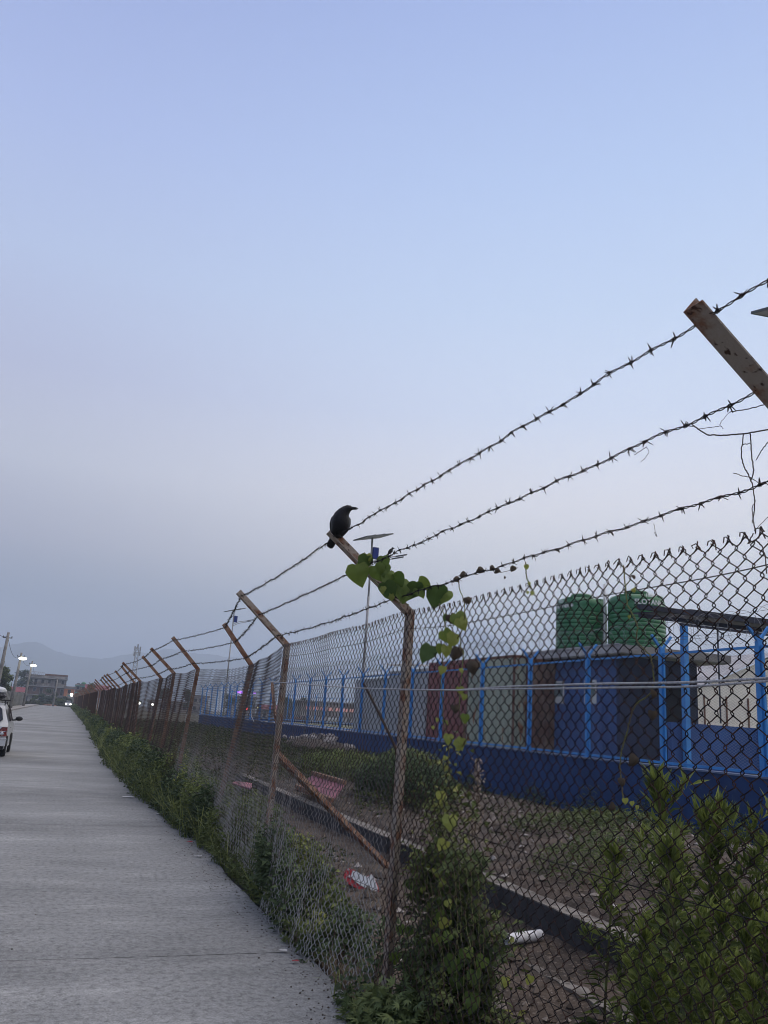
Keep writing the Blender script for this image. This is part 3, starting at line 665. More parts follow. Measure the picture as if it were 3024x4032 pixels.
for k in range(9): b.box((23.6+k*1.1,26.96,.9),(23.66+k*1.1,26.995,3.38))
b.v = [v-CO for v in b.v]; b.build('wall_batten', M['rust_sheet'], cb)
b = MB(); b.add([[22.7,26.8,3.45],[27.4,26.8,5.35],[27.4,33,5.35],[22.7,33,3.45],[33.2,26.8,5.75],[33.2,33,5.75]], [[0,1,2,3],[1,4,5,2]]); b.v = [v-CO for v in b.v]; b.build('roof', M['roof_conc'], cb)
corrugated('rusty_sheet_stack', 'small rusty corrugated cabin between the blue block and cream building', M['rust_sheet'], 20.2, 25.4, 27, .87, 3.35, width=1.2, pitch=.2, cat='cabin', rim=M['cont_green'])

# ------------------------------------------------------------------ solar street lamps
def solar_lamp():
    t = thing('solar_street_lamp', 'tall solar street lamp with blue battery box, nearer of two in the compound', 'street lamp', (13.95,40.4,.86), 0, 'solar street lamps in the compound')
    MB().tube([(0,0,0),(0,0,3.4),(0,0,3.42)], .085, 12).build('lower_pole', M['pole_steel'], t, smooth=True)
    MB().tube([(0,0,3.42),(0,0,6.9)], .068, 12).build('middle_pole', M['pole_steel'], t, smooth=True)
    MB().tube([(0,0,6.9),(0,0,10.0)], .052, 12).build('upper_pole', M['pole_steel'], t, smooth=True)
    aw = np.array([.326,.945,0]); ri = np.array([.945,-.326,0]); up = np.array([0,0,1.0])
    e1 = 1.33*ri+.44*up+.95*aw; e2 = .68*ri+.04*up-1.0*aw; l1, l2 = np.linalg.norm(e1), np.linalg.norm(e2); e1 = e1/l1; e2 = e2-(e2@e1)*e1; e2 /= np.linalg.norm(e2); rot = np.stack([e1, e2, np.cross(e1, e2)], 1)
    MB().box((-l1/2,-l2/2,-.012),(l1/2,l2/2,.02), rot=rot, org=(.05,0,10.08)).build('solar_panel', M['panel_back'], t)
    f = MB(); a_, b_ = l1/2, l2/2
    for lo, hi in (((-a_-.03,-b_-.03,-.03),(a_+.03,-b_,.03)),((-a_-.03,b_,-.03),(a_+.03,b_+.03,.03)),((-a_-.03,-b_,-.03),(-a_,b_,.03)),((a_,-b_,-.03),(a_+.03,b_,.03)),((-.3,-b_,-.06),(-.26,b_,-.013)),((.3,-b_,-.06),(.34,b_,-.013))): f.box(lo, hi, rot=rot, org=(.05,0,10.08))
    f.build('panel_frame', M['panel_frame'], t)
    MB().box((.06,-.13,8.92),(.36,.13,9.52)).build('battery_box', M['bat_blue'], t)
    for off, zz, ln in ((0,8.7,1.75),(.0,8.55,1.5)):
        MB().tube([(0,0,zz),(.5,-.1+off,zz+.28),(ln*.75,-.2,zz+.46)], .028, 8).build('lamp_arm', M['pole_steel'], t)
        MB().box((-.02,-.08,-.03),(.62,.08,.03), rot=[[cos(.28),0,-sin(.28)],[0,1,0],[sin(.28),0,cos(.28)]], org=(ln*.75,-.2,zz+.46)).build('lamp_head', M['lamp_dark'], t)
    return t
L1 = solar_lamp()
L2 = copy_tree(L1); L2.location = (13.95,79.4,.86); L2['label'] = 'tall solar street lamp with blue battery box, farther one between leaning posts'
L3 = copy_tree(L1); L3.location = (13.95,12.45,.86); L3.rotation_euler = (0,0,radians(70)); L3['label'] = 'solar street lamp whose panel edge enters the picture at right'
# small bird on the lamp arm
b = MB(); c = at_y(1537,2171,40.2)
b.ellipsoid((0,0,0),(.13,.10,.24),10,8,rot=[[cos(.6),0,sin(.6)],[0,1,0],[-sin(.6),0,cos(.6)]]); b.ellipsoid((.15,0,.22),(.085,.075,.08),8,6); b.tube([(.2,0,.23),(.33,0,.24)], np.array([[.03,.004]]), 5, ref=(0,1,0)); b.tube([(-.10,0,-.15),(-.36,0,-.42)], np.array([[.06,.03]]), 5, ref=(0,1,0))
b.tube([(.02,.03,-.2),(.03,.03,-.36)], .012, 4); b.tube([(.02,-.03,-.2),(.03,-.03,-.36)], .012, 4)
o = b.build('small_bird', M['crow_black'], smooth=True); o.location = c; o.scale = (.8,.8,.8); tag(o, 'small dark bird perched on the arm of the nearer solar lamp', 'bird')

# ------------------------------------------------------------------ the crow
def crow():
    t = thing('crow', 'black crow with grey nape perched on the tip of the leafy post', 'bird', tuple(at_y(1325,2108,4.84)))
    S_ = .00168
    def P(cx, cy, d):                 # crop pixels (5.53 per photo pixel) to local metres, d = away from the viewer
        x = (cx-250)/5.53*S_; z = (815-cy)/5.53*S_
        return np.array([x*cos(YAW)+d*sin(YAW), -x*sin(YAW)+d*cos(YAW), z])
    right = np.array([cos(YAW),-sin(YAW),0]); back = np.array([sin(YAW),cos(YAW),0])
    def loft(secs, n=16):
        V = []
        C_ = np.array([P(a,b_,d) for a,b_,d,w,dp in secs]); T = np.gradient(C_, axis=0); T /= np.linalg.norm(T, axis=1, keepdims=True)
        for (c, tt, s) in zip(C_, T, secs):
            u = right-tt*(right@tt); u /= np.linalg.norm(u); v = np.cross(tt, u); a = np.arange(n)*2*pi/n
            V.append(c+np.outer(np.cos(a), u)*s[3]/5.53*S_+np.outer(np.sin(a), v)*s[4]/5.53*S_)
        bb = MB(); bb.grid(np.array(V), closed=True); return bb
    body = loft([(190,850,.06,8,8),(215,800,.04,95,60),(260,740,.02,150,110),(300,660,.008,183,150),(312,570,0,195,170),(318,480,-.004,190,172),(335,400,-.010,165,155),(370,330,-.016,125,125),(420,280,-.022,98,100),(462,255,-.026,80,85),(495,252,-.03,62,64),(520,254,-.032,40,42),(535,256,-.034,14,14)])
    body.build('body', M['crow_black'], t, smooth=True)
    nape = loft([(255,440,.014,60,30),(285,385,.008,100,70),(330,330,0,105,85),(372,288,-.008,86,80),(410,258,-.014,66,66),(432,246,-.018,25,25)]); nape.build('nape', M['crow_grey'], t, smooth=True)
    bk = loft([(505,252,-.032,22,40),(560,246,-.036,20,30),(610,246,-.04,15,20),(645,252,-.042,9,11),(662,268,-.043,3,3)]); bk.build('beak', M['beak'], t, smooth=True)
    bk = loft([(515,272,-.032,18,20),(570,268,-.036,14,14),(640,276,-.041,4,4)]); bk.build('lower_beak', M['beak'], t, smooth=True)
    for pts in ([(215,370,.02,30,26),(165,440,.03,62,60),(140,540,.04,62,66),(140,640,.05,52,52),(160,740,.07,35,30),(200,810,.09,8,8)], [(440,400,.0,20,30),(478,450,.02,38,60),(482,540,.03,38,66),(460,630,.05,34,48),(410,700,.06,20,20),(380,730,.07,5,5)]):
        loft(pts).build('wing', M['crow_black'], t, smooth=True)
    loft([(230,760,.05,90,28),(180,850,.08,88,18),(130,930,.11,85,12),(100,985,.13,70,8),(90,995,.133,30,3)]).build('tail', M['crow_black'], t, smooth=True)
    for x in (325, 215):
        lg = MB(); lg.tube([P(x,720,.0),P(x+12,775,-.012),P(x+8,830,-.004)], .0042, 6)
        for dx, dd in ((-28,-.02),(0,-.026),(28,-.018),(6,.02)):
            lg.tube([P(x+8,828,-.004),P(x+8+dx*.6,835,-.004+dd*.6),P(x+8+dx,862,-.004+dd)], .0030, 5)
        lg.build('leg', M['beak'], t)
    e = MB(); e.ellipsoid(P(500,240,-.052),(.0032,.0032,.0032),8,6); e.build('eye', mat('crow_eye', (.02,.02,.02), .1, spec=.8), t, smooth=True)
    return t
crow()
# ------------------------------------------------------------------ vegetation generators
def leaves_lance(n, pos, dirs, length, width, tint, fold=.25, bb=None, normal=None):
    """narrow leaves: pos (n,3) base, dirs (n,3) unit, four triangles each"""
    bb = bb or MB(); dirs = dirs/np.linalg.norm(dirs, axis=1, keepdims=True)
    up = RNG.normal(0, .5, (n,3))+np.array([0,0,1.0]) if normal is None else normal
    side = np.cross(dirs, up); side /= np.linalg.norm(side, axis=1, keepdims=True)+1e-9
    nrm = np.cross(side, dirs); L_ = np.broadcast_to(length, (n,))[:,None]; W_ = np.broadcast_to(width, (n,))[:,None]
    droop = -nrm*L_*.15
    mid = pos+dirs*L_*.45
    V = np.stack([pos, mid+side*W_*.5+nrm*W_*fold, mid, mid-side*W_*.5+nrm*W_*fold, pos+dirs*L_+droop], 1)
    F = np.array([[0,1,2],[0,2,3],[1,4,2],[2,4,3]])
    Ft = (F[None]+np.arange(n)[:,None,None]*5).reshape(-1,3)
    bb.add(V.reshape(-1,3), Ft=Ft, col=np.repeat(np.clip(tint,0,1), 5)); return bb
def rdirs(n, up=.3, spread=1.0):
    a = RNG.uniform(0, 2*pi, n); d = np.stack([np.cos(a)*spread, np.sin(a)*spread, RNG.normal(up, .45, n)], -1)
    return d/np.linalg.norm(d, axis=1, keepdims=True)
def lobed(n, pos, dirs, size, tint, bb=None, lobes=5):
    """deeply cut leaf: five narrow fingers"""
    bb = bb or MB(); up = RNG.normal(0,.5,(n,3))+np.array([0,0,1.0])
    side = np.cross(dirs, up); side /= np.linalg.norm(side, axis=1, keepdims=True)+1e-9
    for k in range(lobes):
        a = (k-(lobes-1)/2)*.52; ln = size*(1-.13*abs(k-(lobes-1)/2))
        d = dirs*cos(a)+side*sin(a)
        leaves_lance(n, pos+dirs*(size*.12)[:,None], d, ln, ln*.24, tint, .2, bb, normal=np.cross(side, dirs))
    return bb
def blades(n, base, height, lean, width, tint, bb=None):
    bb = bb or MB(); a = RNG.uniform(0,2*pi,n); d = np.stack([np.cos(a), np.sin(a), 0*a], -1); s_ = np.stack([-np.sin(a), np.cos(a), 0*a], -1)
    H_ = height[:,None]; Ln = lean[:,None]
    V = []
    for t in (0,.4,.75):
        c = base+np.array([0,0,1])*H_*(t*(1-.25*Ln*t))+d*H_*Ln*t**2; w = width*(1-t*.6)
        V += [c+s_*w/2, c-s_*w/2]
    V.append(base+np.array([0,0,1])*H_*(1-.42*Ln)+d*H_*Ln*1.05)
    V = np.stack(V, 1); F = np.array([[0,2,1],[1,2,3],[2,4,3],[3,4,5],[4,6,5]])
    bb.add(V.reshape(-1,3), Ft=(F[None]+np.arange(n)[:,None,None]*7).reshape(-1,3), col=np.repeat(np.clip(tint,0,1), 7)); return bb

# roadside weeds: one untidy strip under the fence
def weed_edge(y):
    y = np.asarray(y, float)
    return 1.78 - .50*smooth(y, 9, 20) + .25*smooth(y, 26, 60) + .13*vnoise(y, y*0, 1.0, 21) + .09*vnoise(y, y*0, 4, 22)
def weed_h(y):
    y = np.asarray(y, float)
    return np.clip(.46 + .34*smooth(y, 9, 18) + .16*vnoise(y, y*0, .9, 31) + .10*vnoise(y, y*0, 2.9, 32), .12, 1.15)*(1-.55*np.exp(-((y-6.1)/1.0)**2))
def density_hole(y):     # bare patch in front of the second bay
    return 1-.93*np.exp(-((y-5.45)/.62)**4)
chunks = [(4.9,9,11000,.055,.026),(9,16,15000,.068,.030),(16,30,16000,.085,.040),(30,60,11000,.11,.05),(60,130,7000,.17,.085),(130,210,4000,.25,.12)]
dark, brt = MB(), MB()
for (ya, yb, n, ln, wd) in chunks:
    y = RNG.uniform(ya, yb, n*2); keep = RNG.random(n*2) < density_hole(y)*.6; y = y[keep]; n2 = len(y)
    e = weed_edge(y); hh = weed_h(y); f = RNG.random(n2)**.8
    x = e + f*(2.25-e+.25*smooth(y, 12, 20)); prof = np.clip(((x-e)/.32), .12, 1)**.6
    z = RNG.random(n2)**.85*hh*prof
    clump = vnoise(x*3, y, 1.6, 41)
    z = z*(1+.25*clump)
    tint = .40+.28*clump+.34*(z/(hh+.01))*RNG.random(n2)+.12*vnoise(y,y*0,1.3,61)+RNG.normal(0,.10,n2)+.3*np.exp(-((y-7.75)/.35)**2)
    d = rdirs(n2, .15); P = np.stack([x+RNG.normal(0,.02,n2), y, np.maximum(z,0.01)], -1)
    kind = vnoise(x, y, .9, 44)
    a = kind > .05
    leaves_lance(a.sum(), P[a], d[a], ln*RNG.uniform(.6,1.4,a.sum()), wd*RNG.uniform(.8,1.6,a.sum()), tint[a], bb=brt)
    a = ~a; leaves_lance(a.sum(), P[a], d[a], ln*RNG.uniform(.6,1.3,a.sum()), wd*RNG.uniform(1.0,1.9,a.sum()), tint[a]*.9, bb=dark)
    m_ = int(n*.05); y = RNG.uniform(ya, yb, m_); e = weed_edge(y); y = y[RNG.random(m_) < density_hole(y)]; m_ = len(y); e = weed_edge(y); x = e+RNG.random(m_)**1.5*(2.2-e)
    blades(m_, np.stack([x,y,0*y-.02],-1), weed_h(y)*RNG.uniform(.5,1.15,m_), RNG.uniform(.35,1.3,m_), wd*.34, RNG.uniform(.35,.95,m_), bb=brt)
tag(dark.build('roadside_weeds', M['weed_dark']), 'dark broad leaved weeds crowding the foot of the chain link fence', 'weeds', kind='stuff')
tag(brt.build('roadside_weeds', M['weed']), 'fresh green weeds and grass blades along the road edge', 'weeds', kind='stuff')
# dry straw where the mesh meets the road
b = MB(); n = 900; y = RNG.uniform(3.6,6.6,n); x = 1.84+np.abs(RNG.normal(0,.09,n)); blades(n, np.stack([x,y,0*y-.03],-1), RNG.uniform(.04,.22,n), RNG.uniform(.2,1.1,n), .004, RNG.random(n), bb=b)
tag(b.build('dry_grass', M['straw']), 'dry straw stubble caught under the bottom of the mesh', 'dry grass', kind='stuff')

# vegetation on the ground beyond the fence
fld = MB(); cover = MB()
n = 60000
y = 8+RNG.random(n)**1.6*76; x = 2.3+RNG.random(n)*9.9
q_ = x/y; den = np.where((q_ < .46) & (y > 13) & (x > 4.6), .9, 0)+np.where((x < 3.7) & (y > 10.5), .8, 0)+np.where((q_ >= .46) & (x > 4.7) & (y > 9), .10, 0)+np.where((y > 18) & (x <= 4.6) & (x >= 3.7), .8, 0)
den = np.where((q_ > .24) & (q_ < .345) & (y > 11.5) & (y < 18.8), den*.08, den); k = RNG.random(n) < den; x = x[k]; y = y[k]; n = len(x); cl = vnoise(x, y, .7, 51)
hh = np.clip(.22+.18*cl, .05, .5); z = gz(x,y)+RNG.random(n)*hh; sc = 1+y/26
leaves_lance(n, np.stack([x,y,z],-1), rdirs(n,.1), .065*sc*RNG.uniform(.6,1.4,n), .026*sc, .45+.25*cl+RNG.normal(0,.16,n), bb=fld)
tag(fld.build('field_weeds', M['field']), 'olive weeds covering the waste ground between the two fences', 'weeds', kind='stuff')
# taller green shrub weeds beyond the drain
def shrub(cx, cy, rx, ry, h, n, name='shrub_weeds', label='', m='weed', ln=.07, wd=.028, bias=.45):
    a = RNG.uniform(0,2*pi,n); r = np.sqrt(RNG.random(n)); u = r*np.cos(a); v = r*np.sin(a)
    top = h*np.sqrt(np.clip(1-r**2*.75, .05, 1))*(1+.22*vnoise(u*rx*3+cx, v*ry*3+cy, 1.5, int(cx*10)))
    x = cx+u*rx; y = cy+v*ry; z = gz(x,y)+top*RNG.random(n)**.6
    tint = bias-.22+.42*(z-gz(x,y))/h+RNG.normal(0,.12,n)+.12*vnoise(x,y,5,7)
    return leaves_lance(n, np.stack([x,y,z],-1), rdirs(n,.2), ln*RNG.uniform(.6,1.4,n), wd*RNG.uniform(.7,1.4,n), tint)
tag(shrub(6.35,15.6,.75,1.9,.85,8000,ln=.085,wd=.034,bias=.46).build('shrub', M['weed_dark']), 'dense dark green shrub beyond the drain, left of the leafy post', 'shrub', kind='stuff')
tag(shrub(10.9,25.8,1.0,1.8,.95,3200,ln=.12,wd=.05,bias=.6).build('shrub', M['weed']), 'leafy shrub against the blue wall below the maroon container', 'shrub', kind='stuff')
tag(shrub(7.4,22.0,1.3,3.2,.6,4200,ln=.12,wd=.05).build('shrub', M['weed']), 'weedy green shrub behind the pink board', 'shrub', kind='stuff')
tag(shrub(3.6,17.5,.5,3.0,.25,1800,ln=.10,wd=.04).build('shrub', M['weed']), 'low green shrub at the near side of the drain far end', 'shrub', kind='stuff')
tag(shrub(6.9,10.8,.8,.8,.24,900,bias=.4).build('low_weeds', M['weed']), 'low weeds on the rubble behind the leafy post', 'weeds', kind='stuff')
tag(shrub(8.6,11.6,1.2,.7,.28,1300,bias=.5).build('low_weeds', M['weed']), 'patchy green weeds half way up the dirt slope', 'weeds', kind='stuff')
tag(shrub(6.1,8.6,.45,.5,.34,800,ln=.07,wd=.02,bias=.55).build('low_weeds', M['weed_cut']), 'small leafy weed tuft on the bank behind the drain', 'weeds', kind='stuff')
tag(shrub(5.5,7.9,.7,.9,.26,1500,ln=.05,wd=.02,bias=.45).build('low_weeds', M['weed']), 'sparse brownish green weeds on the bank above the drain', 'weeds', kind='stuff')
# weeds along the foot of the blue wall
b = MB()
for (cx, cy, h, n) in ((12.1,27,.55,500),(12.1,24,.5,400),(12.15,20.5,.55,300),(12.15,17.9,.7,350),(12.15,17.0,.35,350),(12.15,15.8,.75,450),(12.15,14.6,.4,300),(12.1,12.9,.6,600),(12.1,30,.5,300)):
    u = RNG.normal(0,.45,n); v = RNG.normal(0,.10,n); zz = RNG.random(n)*h*np.exp(-(u/.5)**2)
    x = cx+v; y = cy+u; leaves_lance(n, np.stack([x,y,gz(x,y)+zz],-1), rdirs(n,.4), .11*RNG.uniform(.5,1.3,n), .03, .35+.3*RNG.random(n), bb=b)
tag(b.build('wall_weeds', M['weed_dark']), 'ragged weeds growing along the foot of the dark blue wall', 'weeds', kind='stuff')

# big clump at the leafy post: cut leaved weeds and hanging vine
def clump(label, m, regions, maker):
    bb = MB()
    for (c, r, n, tb) in regions:
        nb_ = 22; sc_ = RNG.normal(0,1,(nb_,3)); sc_ = sc_/np.linalg.norm(sc_,axis=1,keepdims=True)*(RNG.random((nb_,1))**.4)*1.12; sr_ = RNG.uniform(.18,.5,nb_); tn_ = RNG.normal(0,.10,nb_)
        k_ = RNG.integers(0,nb_,n); u = sc_[k_]+RNG.normal(0,1,(n,3))*.55*sr_[k_][:,None]
        P = np.array(c)+u*np.array(r); k_ = k_[P[:,2] > .0]; P = P[P[:,2] > .0]; k = len(P); tb = tb+tn_[k_]
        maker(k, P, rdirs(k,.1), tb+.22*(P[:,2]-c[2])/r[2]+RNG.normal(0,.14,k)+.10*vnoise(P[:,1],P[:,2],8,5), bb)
    o = bb.build('weed_clump', m); return tag(o, label, 'weeds', kind='stuff')
clump('dark cut leaved weeds heaped at the foot of the leafy post', M['weed_cut'],
  [((2.02,4.45,.26),(.15,.20,.30),1300,.45),((2.12,4.30,.50),(.17,.22,.36),1100,.4),((1.93,4.28,.14),(.14,.28,.18),800,.5),((2.16,4.55,.70),(.12,.12,.22),400,.45),((1.84,4.25,.08),(.14,.42,.14),1100,.55),((1.78,4.55,.04),(.10,.35,.09),500,.6)],
  lambda n,P,d,t,bb: lobed(n,P,d,RNG.uniform(.035,.075,n),t,bb))
clump('small yellowish green weeds under the mesh nearest the road corner', M['weed'],
  [((1.86,4.75,.06),(.08,.16,.09),400,.5),((1.85,6.35,.08),(.10,.36,.10),900,.5),((1.88,6.0,.10),(.09,.2,.13),400,.55)],
  lambda n,P,d,t,bb: lobed(n,P,d,RNG.uniform(.018,.04,n),t,bb))
clump('broad soft leaved weeds at the foot of the second post', M['weed_dark'],
  [((1.86,7.1,.20),(.14,.50,.24),2200,.55),((1.90,7.7,.35),(.12,.35,.3),1300,.5)],
  lambda n,P,d,t,bb: leaves_lance(n,P,d,RNG.uniform(.04,.075,n),RNG.uniform(.025,.04,n),t,bb=bb))
clump('tangle of vine leaves behind the mesh right of the leafy post', M['weed'],
  [((2.14,4.66,.80),(.16,.26,.38),650,.62),((2.18,4.74,1.15),(.16,.32,.32),200,.66),((2.22,4.50,.42),(.20,.34,.34),1150,.52),((2.14,4.30,.18),(.16,.30,.22),900,.4),((2.30,4.02,.02),(.22,.28,.16),600,.4)],
  lambda n,P,d,t,bb: leaves_lance(n,P,d,RNG.uniform(.04,.08,n),RNG.uniform(.02,.04,n),t,bb=bb))

# heart shaped leaves
def heart_mesh(seed, bend=.25):
    r = np.random.default_rng(seed)
    out = [(0,.05),(.12,.13),(.31,.14),(.46,.02),(.54,-.17),(.48,-.42),(.34,-.66),(.16,-.86),(0,-1.04)]
    pts = out+[(-x, y) for x, y in out[-2:0:-1]]
    pts = np.array(pts)+r.normal(0,.012,(len(pts),2)); c = np.array([[0,-.35]]); q = np.concatenate([c, pts])
    mid = (q[1:]+c)/2; n = len(pts); V = np.concatenate([q, mid])
    z = -bend*V[:,0]**2*1.6-bend*.9*(V[:,1]+.4)**2+.035*np.sin(V[:,0]*11+seed)+.04*np.sin(V[:,1]*9+seed*2)+.10*np.abs(V[:,0])
    V3 = np.c_[V, z]; bb = MB(); i = np.arange(n); j = (i+1)%n
    bb.add(V3, Fq=np.stack([1+n+i,1+i,1+j,1+n+j],1), Ft=np.stack([0*i,1+n+i,1+n+j],1), col=np.full(len(V3), r.random()))
    return bb
hearts = []
for s_ in range(9):
    hb = heart_mesh(s_, .15+.12*(s_%4)); tv = [.15,.35,.55,.85,.05,.45,.98,.25,.65][s_]
    hb.c = [np.full(len(c), tv) for c in hb.c]; me = hb.mesh('leaf', True); me.materials.append(M['leaf_big']); hearts.append(me)
drym = []
for s_ in range(2):
    hb = heart_mesh(20+s_, 1.6); me = hb.mesh('dry_leaf', True); me.materials.append(M['leaf_dry']); drym.append(me)
def put_leaf(parent, x, y, r, X=None, Yp=None, tone=None, rot=0.0, dry=False, tilt=None):
    """heart leaf seen about 2r photo pixels tall, turned towards the road"""
    P = at_y(x, y, Yp) if Yp else at_x(x, y, X)
    depth = (P-CAM)@Fv; size = 2*r/F_PX*depth
    me = drym[random.randrange(2)] if dry else hearts[tone if tone is not None else random.randrange(6)]
    o = link('dry_leaf' if dry else 'leaf', me, parent)
    tl_ = tilt if tilt is not None else random.uniform(-.5,.5)
    B = Matrix(((Rv[0],Uv[0],-Fv[0]),(Rv[1],Uv[1],-Fv[1]),(Rv[2],Uv[2],-Fv[2])))
    Rm = B @ Euler((random.uniform(-.5,.25), tl_, rot+random.uniform(-.15,.15))).to_matrix()
    top = Vector(P)+Rm @ Vector((0,.4*size,0))
    o.matrix_basis = Matrix.Translation(top-Vector(parent.location)) @ Rm.to_4x4() @ Matrix.Scale(size, 4)
    return o
v1 = thing('climbing_vine', 'green heart leaved vine draped over the bent arm of the post', 'vine', (1.75,4.8,2.4))
up_leaves = [(1412,2262,44,2,.2),(1435,2215,32,0,-.5),(1509,2215,27,1,0),(1490,2255,34,5,.6),(1510,2242,26,1,-.2),(1524,2265,30,5,-.5),(1562,2290,36,0,.3),(1530,2325,38,4,.5),(1578,2318,40,5,.1),(1598,2335,36,1,-.3),(1630,2325,36,4,-.2),(1652,2322,30,5,.4),(1669,2305,30,2,.9),(1720,2350,46,4,0),(1752,2345,28,2,-.3),(1505,2322,15,3,0),(1444,2200,20,3,.1),(1540,2352,14,3,0)]
for (x,y,r,t,ro) in up_leaves: put_leaf(v1, x, y, r, Yp=4.74, tone=t, rot=ro)
for pts in ([(1420,2225),(1440,2250),(1475,2290),(1505,2320),(1540,2345),(1570,2372),(1610,2380)], [(1436,2175),(1442,2215),(1430,2240),(1424,2255),(1437,2258),(1444,2235)], [(1560,2350),(1590,2345),(1640,2330),(1690,2315),(1720,2340)], [(1500,2190),(1510,2240),(1512,2290),(1505,2310)]):
    P = np.array([at_y(x,y,4.76) for x,y in pts])-np.array(v1.location); t = np.linspace(0,len(P)-1,30); P = np.stack([np.interp(t,np.arange(len(P)),P[:,i]) for i in range(3)],-1); MB().tube(P, .0028, 5, ref=(0,1,0)).build('stem', M['vine_green'], v1)
# strands hanging from the lower barbed wire down the mesh
def strand(label, pts, X, leaves, dry=()):
    v = thing('hanging_vine', label, 'vine', tuple(at_x(pts[0][0], pts[0][1], X)))
    P = np.array([at_x(x,y,X) for x,y in pts]); t = np.linspace(0,len(P)-1,8*len(P)); P = np.stack([np.interp(t,np.arange(len(P)),P[:,i]) for i in range(3)],-1)
    P[1:-1] += RNG.normal(0,.0012,P[1:-1].shape)
    MB().tube(P-np.array(v.location), .0026, 5).build('stem', M['vine_green'], v)
    for (x,y,r,t_) in leaves: put_leaf(v, x, y, r, X=X-.012, tone=t_, rot=random.uniform(-.5,.5))
    for (x,y,r) in dry: put_leaf(v, x, y, r, X=X-.012, dry=True, rot=random.uniform(-1,1))
    return v
strand('vine strand hanging past the container tops, right of the leafy post', [(1730,2375),(1745,2410),(1750,2450),(1755,2500),(1745,2560),(1740,2620),(1735,2680),(1742,2760),(1745,2830),(1755,2880),(1768,2940),(1765,3000),(1770,3080),(1745,3160),(1750,3260),(1748,3360)], 1.915,
  [(1757,2433,14,4),(1758,2510,30,2),(1785,2520,28,3),(1682,2572,36,4),(1735,2556,20,2),(1758,2563,22,3),(1742,2640,17,6),(1722,2835,8,6),(1706,2865,7,6),(1765,2910,20,3),(1813,2925,20,3),(1752,2986,10,6),(1734,3136,19,6),(1772,3238,30,3),(1742,3330,24,6)],
  [(1782,2440,20),(1790,2570,26)])
strand('vine strand with pale leaves falling from the barbed wire to the mesh', [(1806,2290),(1808,2320),(1822,2350),(1830,2390),(1828,2430),(1815,2490),(1812,2540),(1825,2570),(1820,2640),(1812,2700),(1808,2760),(1812,2830),(1825,2850),(1828,2880),(1820,2920)], 1.915,
  [(1808,2440,32,2),(1820,2455,26,3),(1818,2640,10,6),(1812,2720,16,3),(1828,2745,12,3),(1830,2830,18,2),(1804,2940,16,3),(1812,2930,22,3)],
  [(1845,2365,14),(1861,2625,26),(1792,2795,16)])
strand('thin yellowish vine strand crossing in front of the blue block', [(2455,2225),(2462,2310),(2470,2380),(2498,2430),(2510,2470),(2505,2520),(2530,2550),(2562,2580),(2570,2620),(2575,2680),(2565,2730),(2530,2755),(2500,2775),(2480,2830),(2468,2890),(2450,2945),(2440,3000),(2444,3060),(2452,3130),(2462,3170)], 1.93,
  [(2496,2325,9,6),(2480,2430,8,3),(2462,3155,12,6),(2490,3165,10,6),(2510,3180,9,6)],
  [(2500,2270,9),(2570,2820,18),(2585,2740,16),(2500,3000,22),(2455,3080,16),(2415,3190,16)])
strand('short vine twist hanging between barbed wire and mesh top', [(2070,2212),(2070,2235),(2072,2270),(2082,2290),(2096,2325)], 1.83, [(2074,2233,10,3),(2084,2298,6,3),(2096,2335,9,3),(2078,2333,6,3)], [])
lf = thing('lower_vine', 'mass of pale green heart leaves hanging in front of the mesh at bottom', 'vine', tuple(at_x(1740,3500,1.93)))
low = [(1690,3850,20,1),(1645,3520,20,1),(1667,3507,13,3),(1680,3480,14,6),(1690,3575,16,2),(1730,3610,26,1),(1748,3640,26,6),(1720,3700,20,2),(1648,3708,20,1),(1612,3670,20,0),(1580,3660,18,1),(1555,3775,22,5),(1527,3795,24,1),(1545,3980,26,1),(1560,3990,22,5),(1605,3805,22,1),(1650,3700,18,5),(1520,3920,24,0),(1610,3870,20,0),(1638,3960,20,3),(1780,3800,36,0),(1820,3760,22,0),(1848,3750,20,5),(1870,3850,30,0),(1795,3870,30,0),(1855,3950,36,0),(1895,3790,26,1),(1700,3930,22,1),(1720,3440,20,3),(1740,3480,16,3),(1685,3420,14,6),(1700,3640,10,3),(1990,3870,20,6),(2085,3860,18,6),(1735,3545,22,1),(1765,3560,16,3),(1620,3490,20,0),(1700,3745,20,1),(1665,3765,18,4),(1760,3690,20,5)]
for (x,y,r,t) in low: put_leaf(lf, x, y, r, X=random.uniform(1.93,2.06), tone=t, rot=random.uniform(-.5,.5))
for k in range(16):
    b = MB(); x0 = 1600+k*20+random.uniform(-10,10); X_ = random.uniform(1.92,2.02); ya = random.uniform(3250,3500); yb = random.uniform(3800,4030)
    pts = [(x0+random.uniform(-10,10)+(i*2), ya+(yb-ya)*i/7) for i in range(8)]
    P = np.array([at_x(x,y,X_) for x,y in pts])-np.array(lf.location); t = np.linspace(0,7,30); P = np.stack([np.interp(t,np.arange(8),P[:,i]) for i in range(3)],-1); b.tube(P, .0018, 4); b.build('stem', M['vine_green'], lf)
# withered leaves on the lower barbed wire
dv = thing('withered_vine', 'shrivelled dark leaves curled along the lower barbed wire', 'vine', tuple(at_y(1900,2230,4.0)))
for (x,y,r) in ((1795,2275,12),(1822,2262,12),(1893,2238,14),(1936,2232,11),(1960,2238,11),(1990,2270,5),(2017,2232,12)): 
    P = at_x(x,y,1.80); put_leaf(dv, x, y+6, r, X=1.86, dry=True, rot=random.uniform(-2,2))
for pts in ([(1808,2290),(1806,2265),(1820,2260),(1835,2262)],[(1962,2232),(1970,2255),(2000,2248),(2040,2235)]):
    P = np.array([at_x(x,y,1.80) for x,y in pts])-np.array(dv.location); MB().tube(P, .0012, 4).build('tendril', M['vine'], dv)
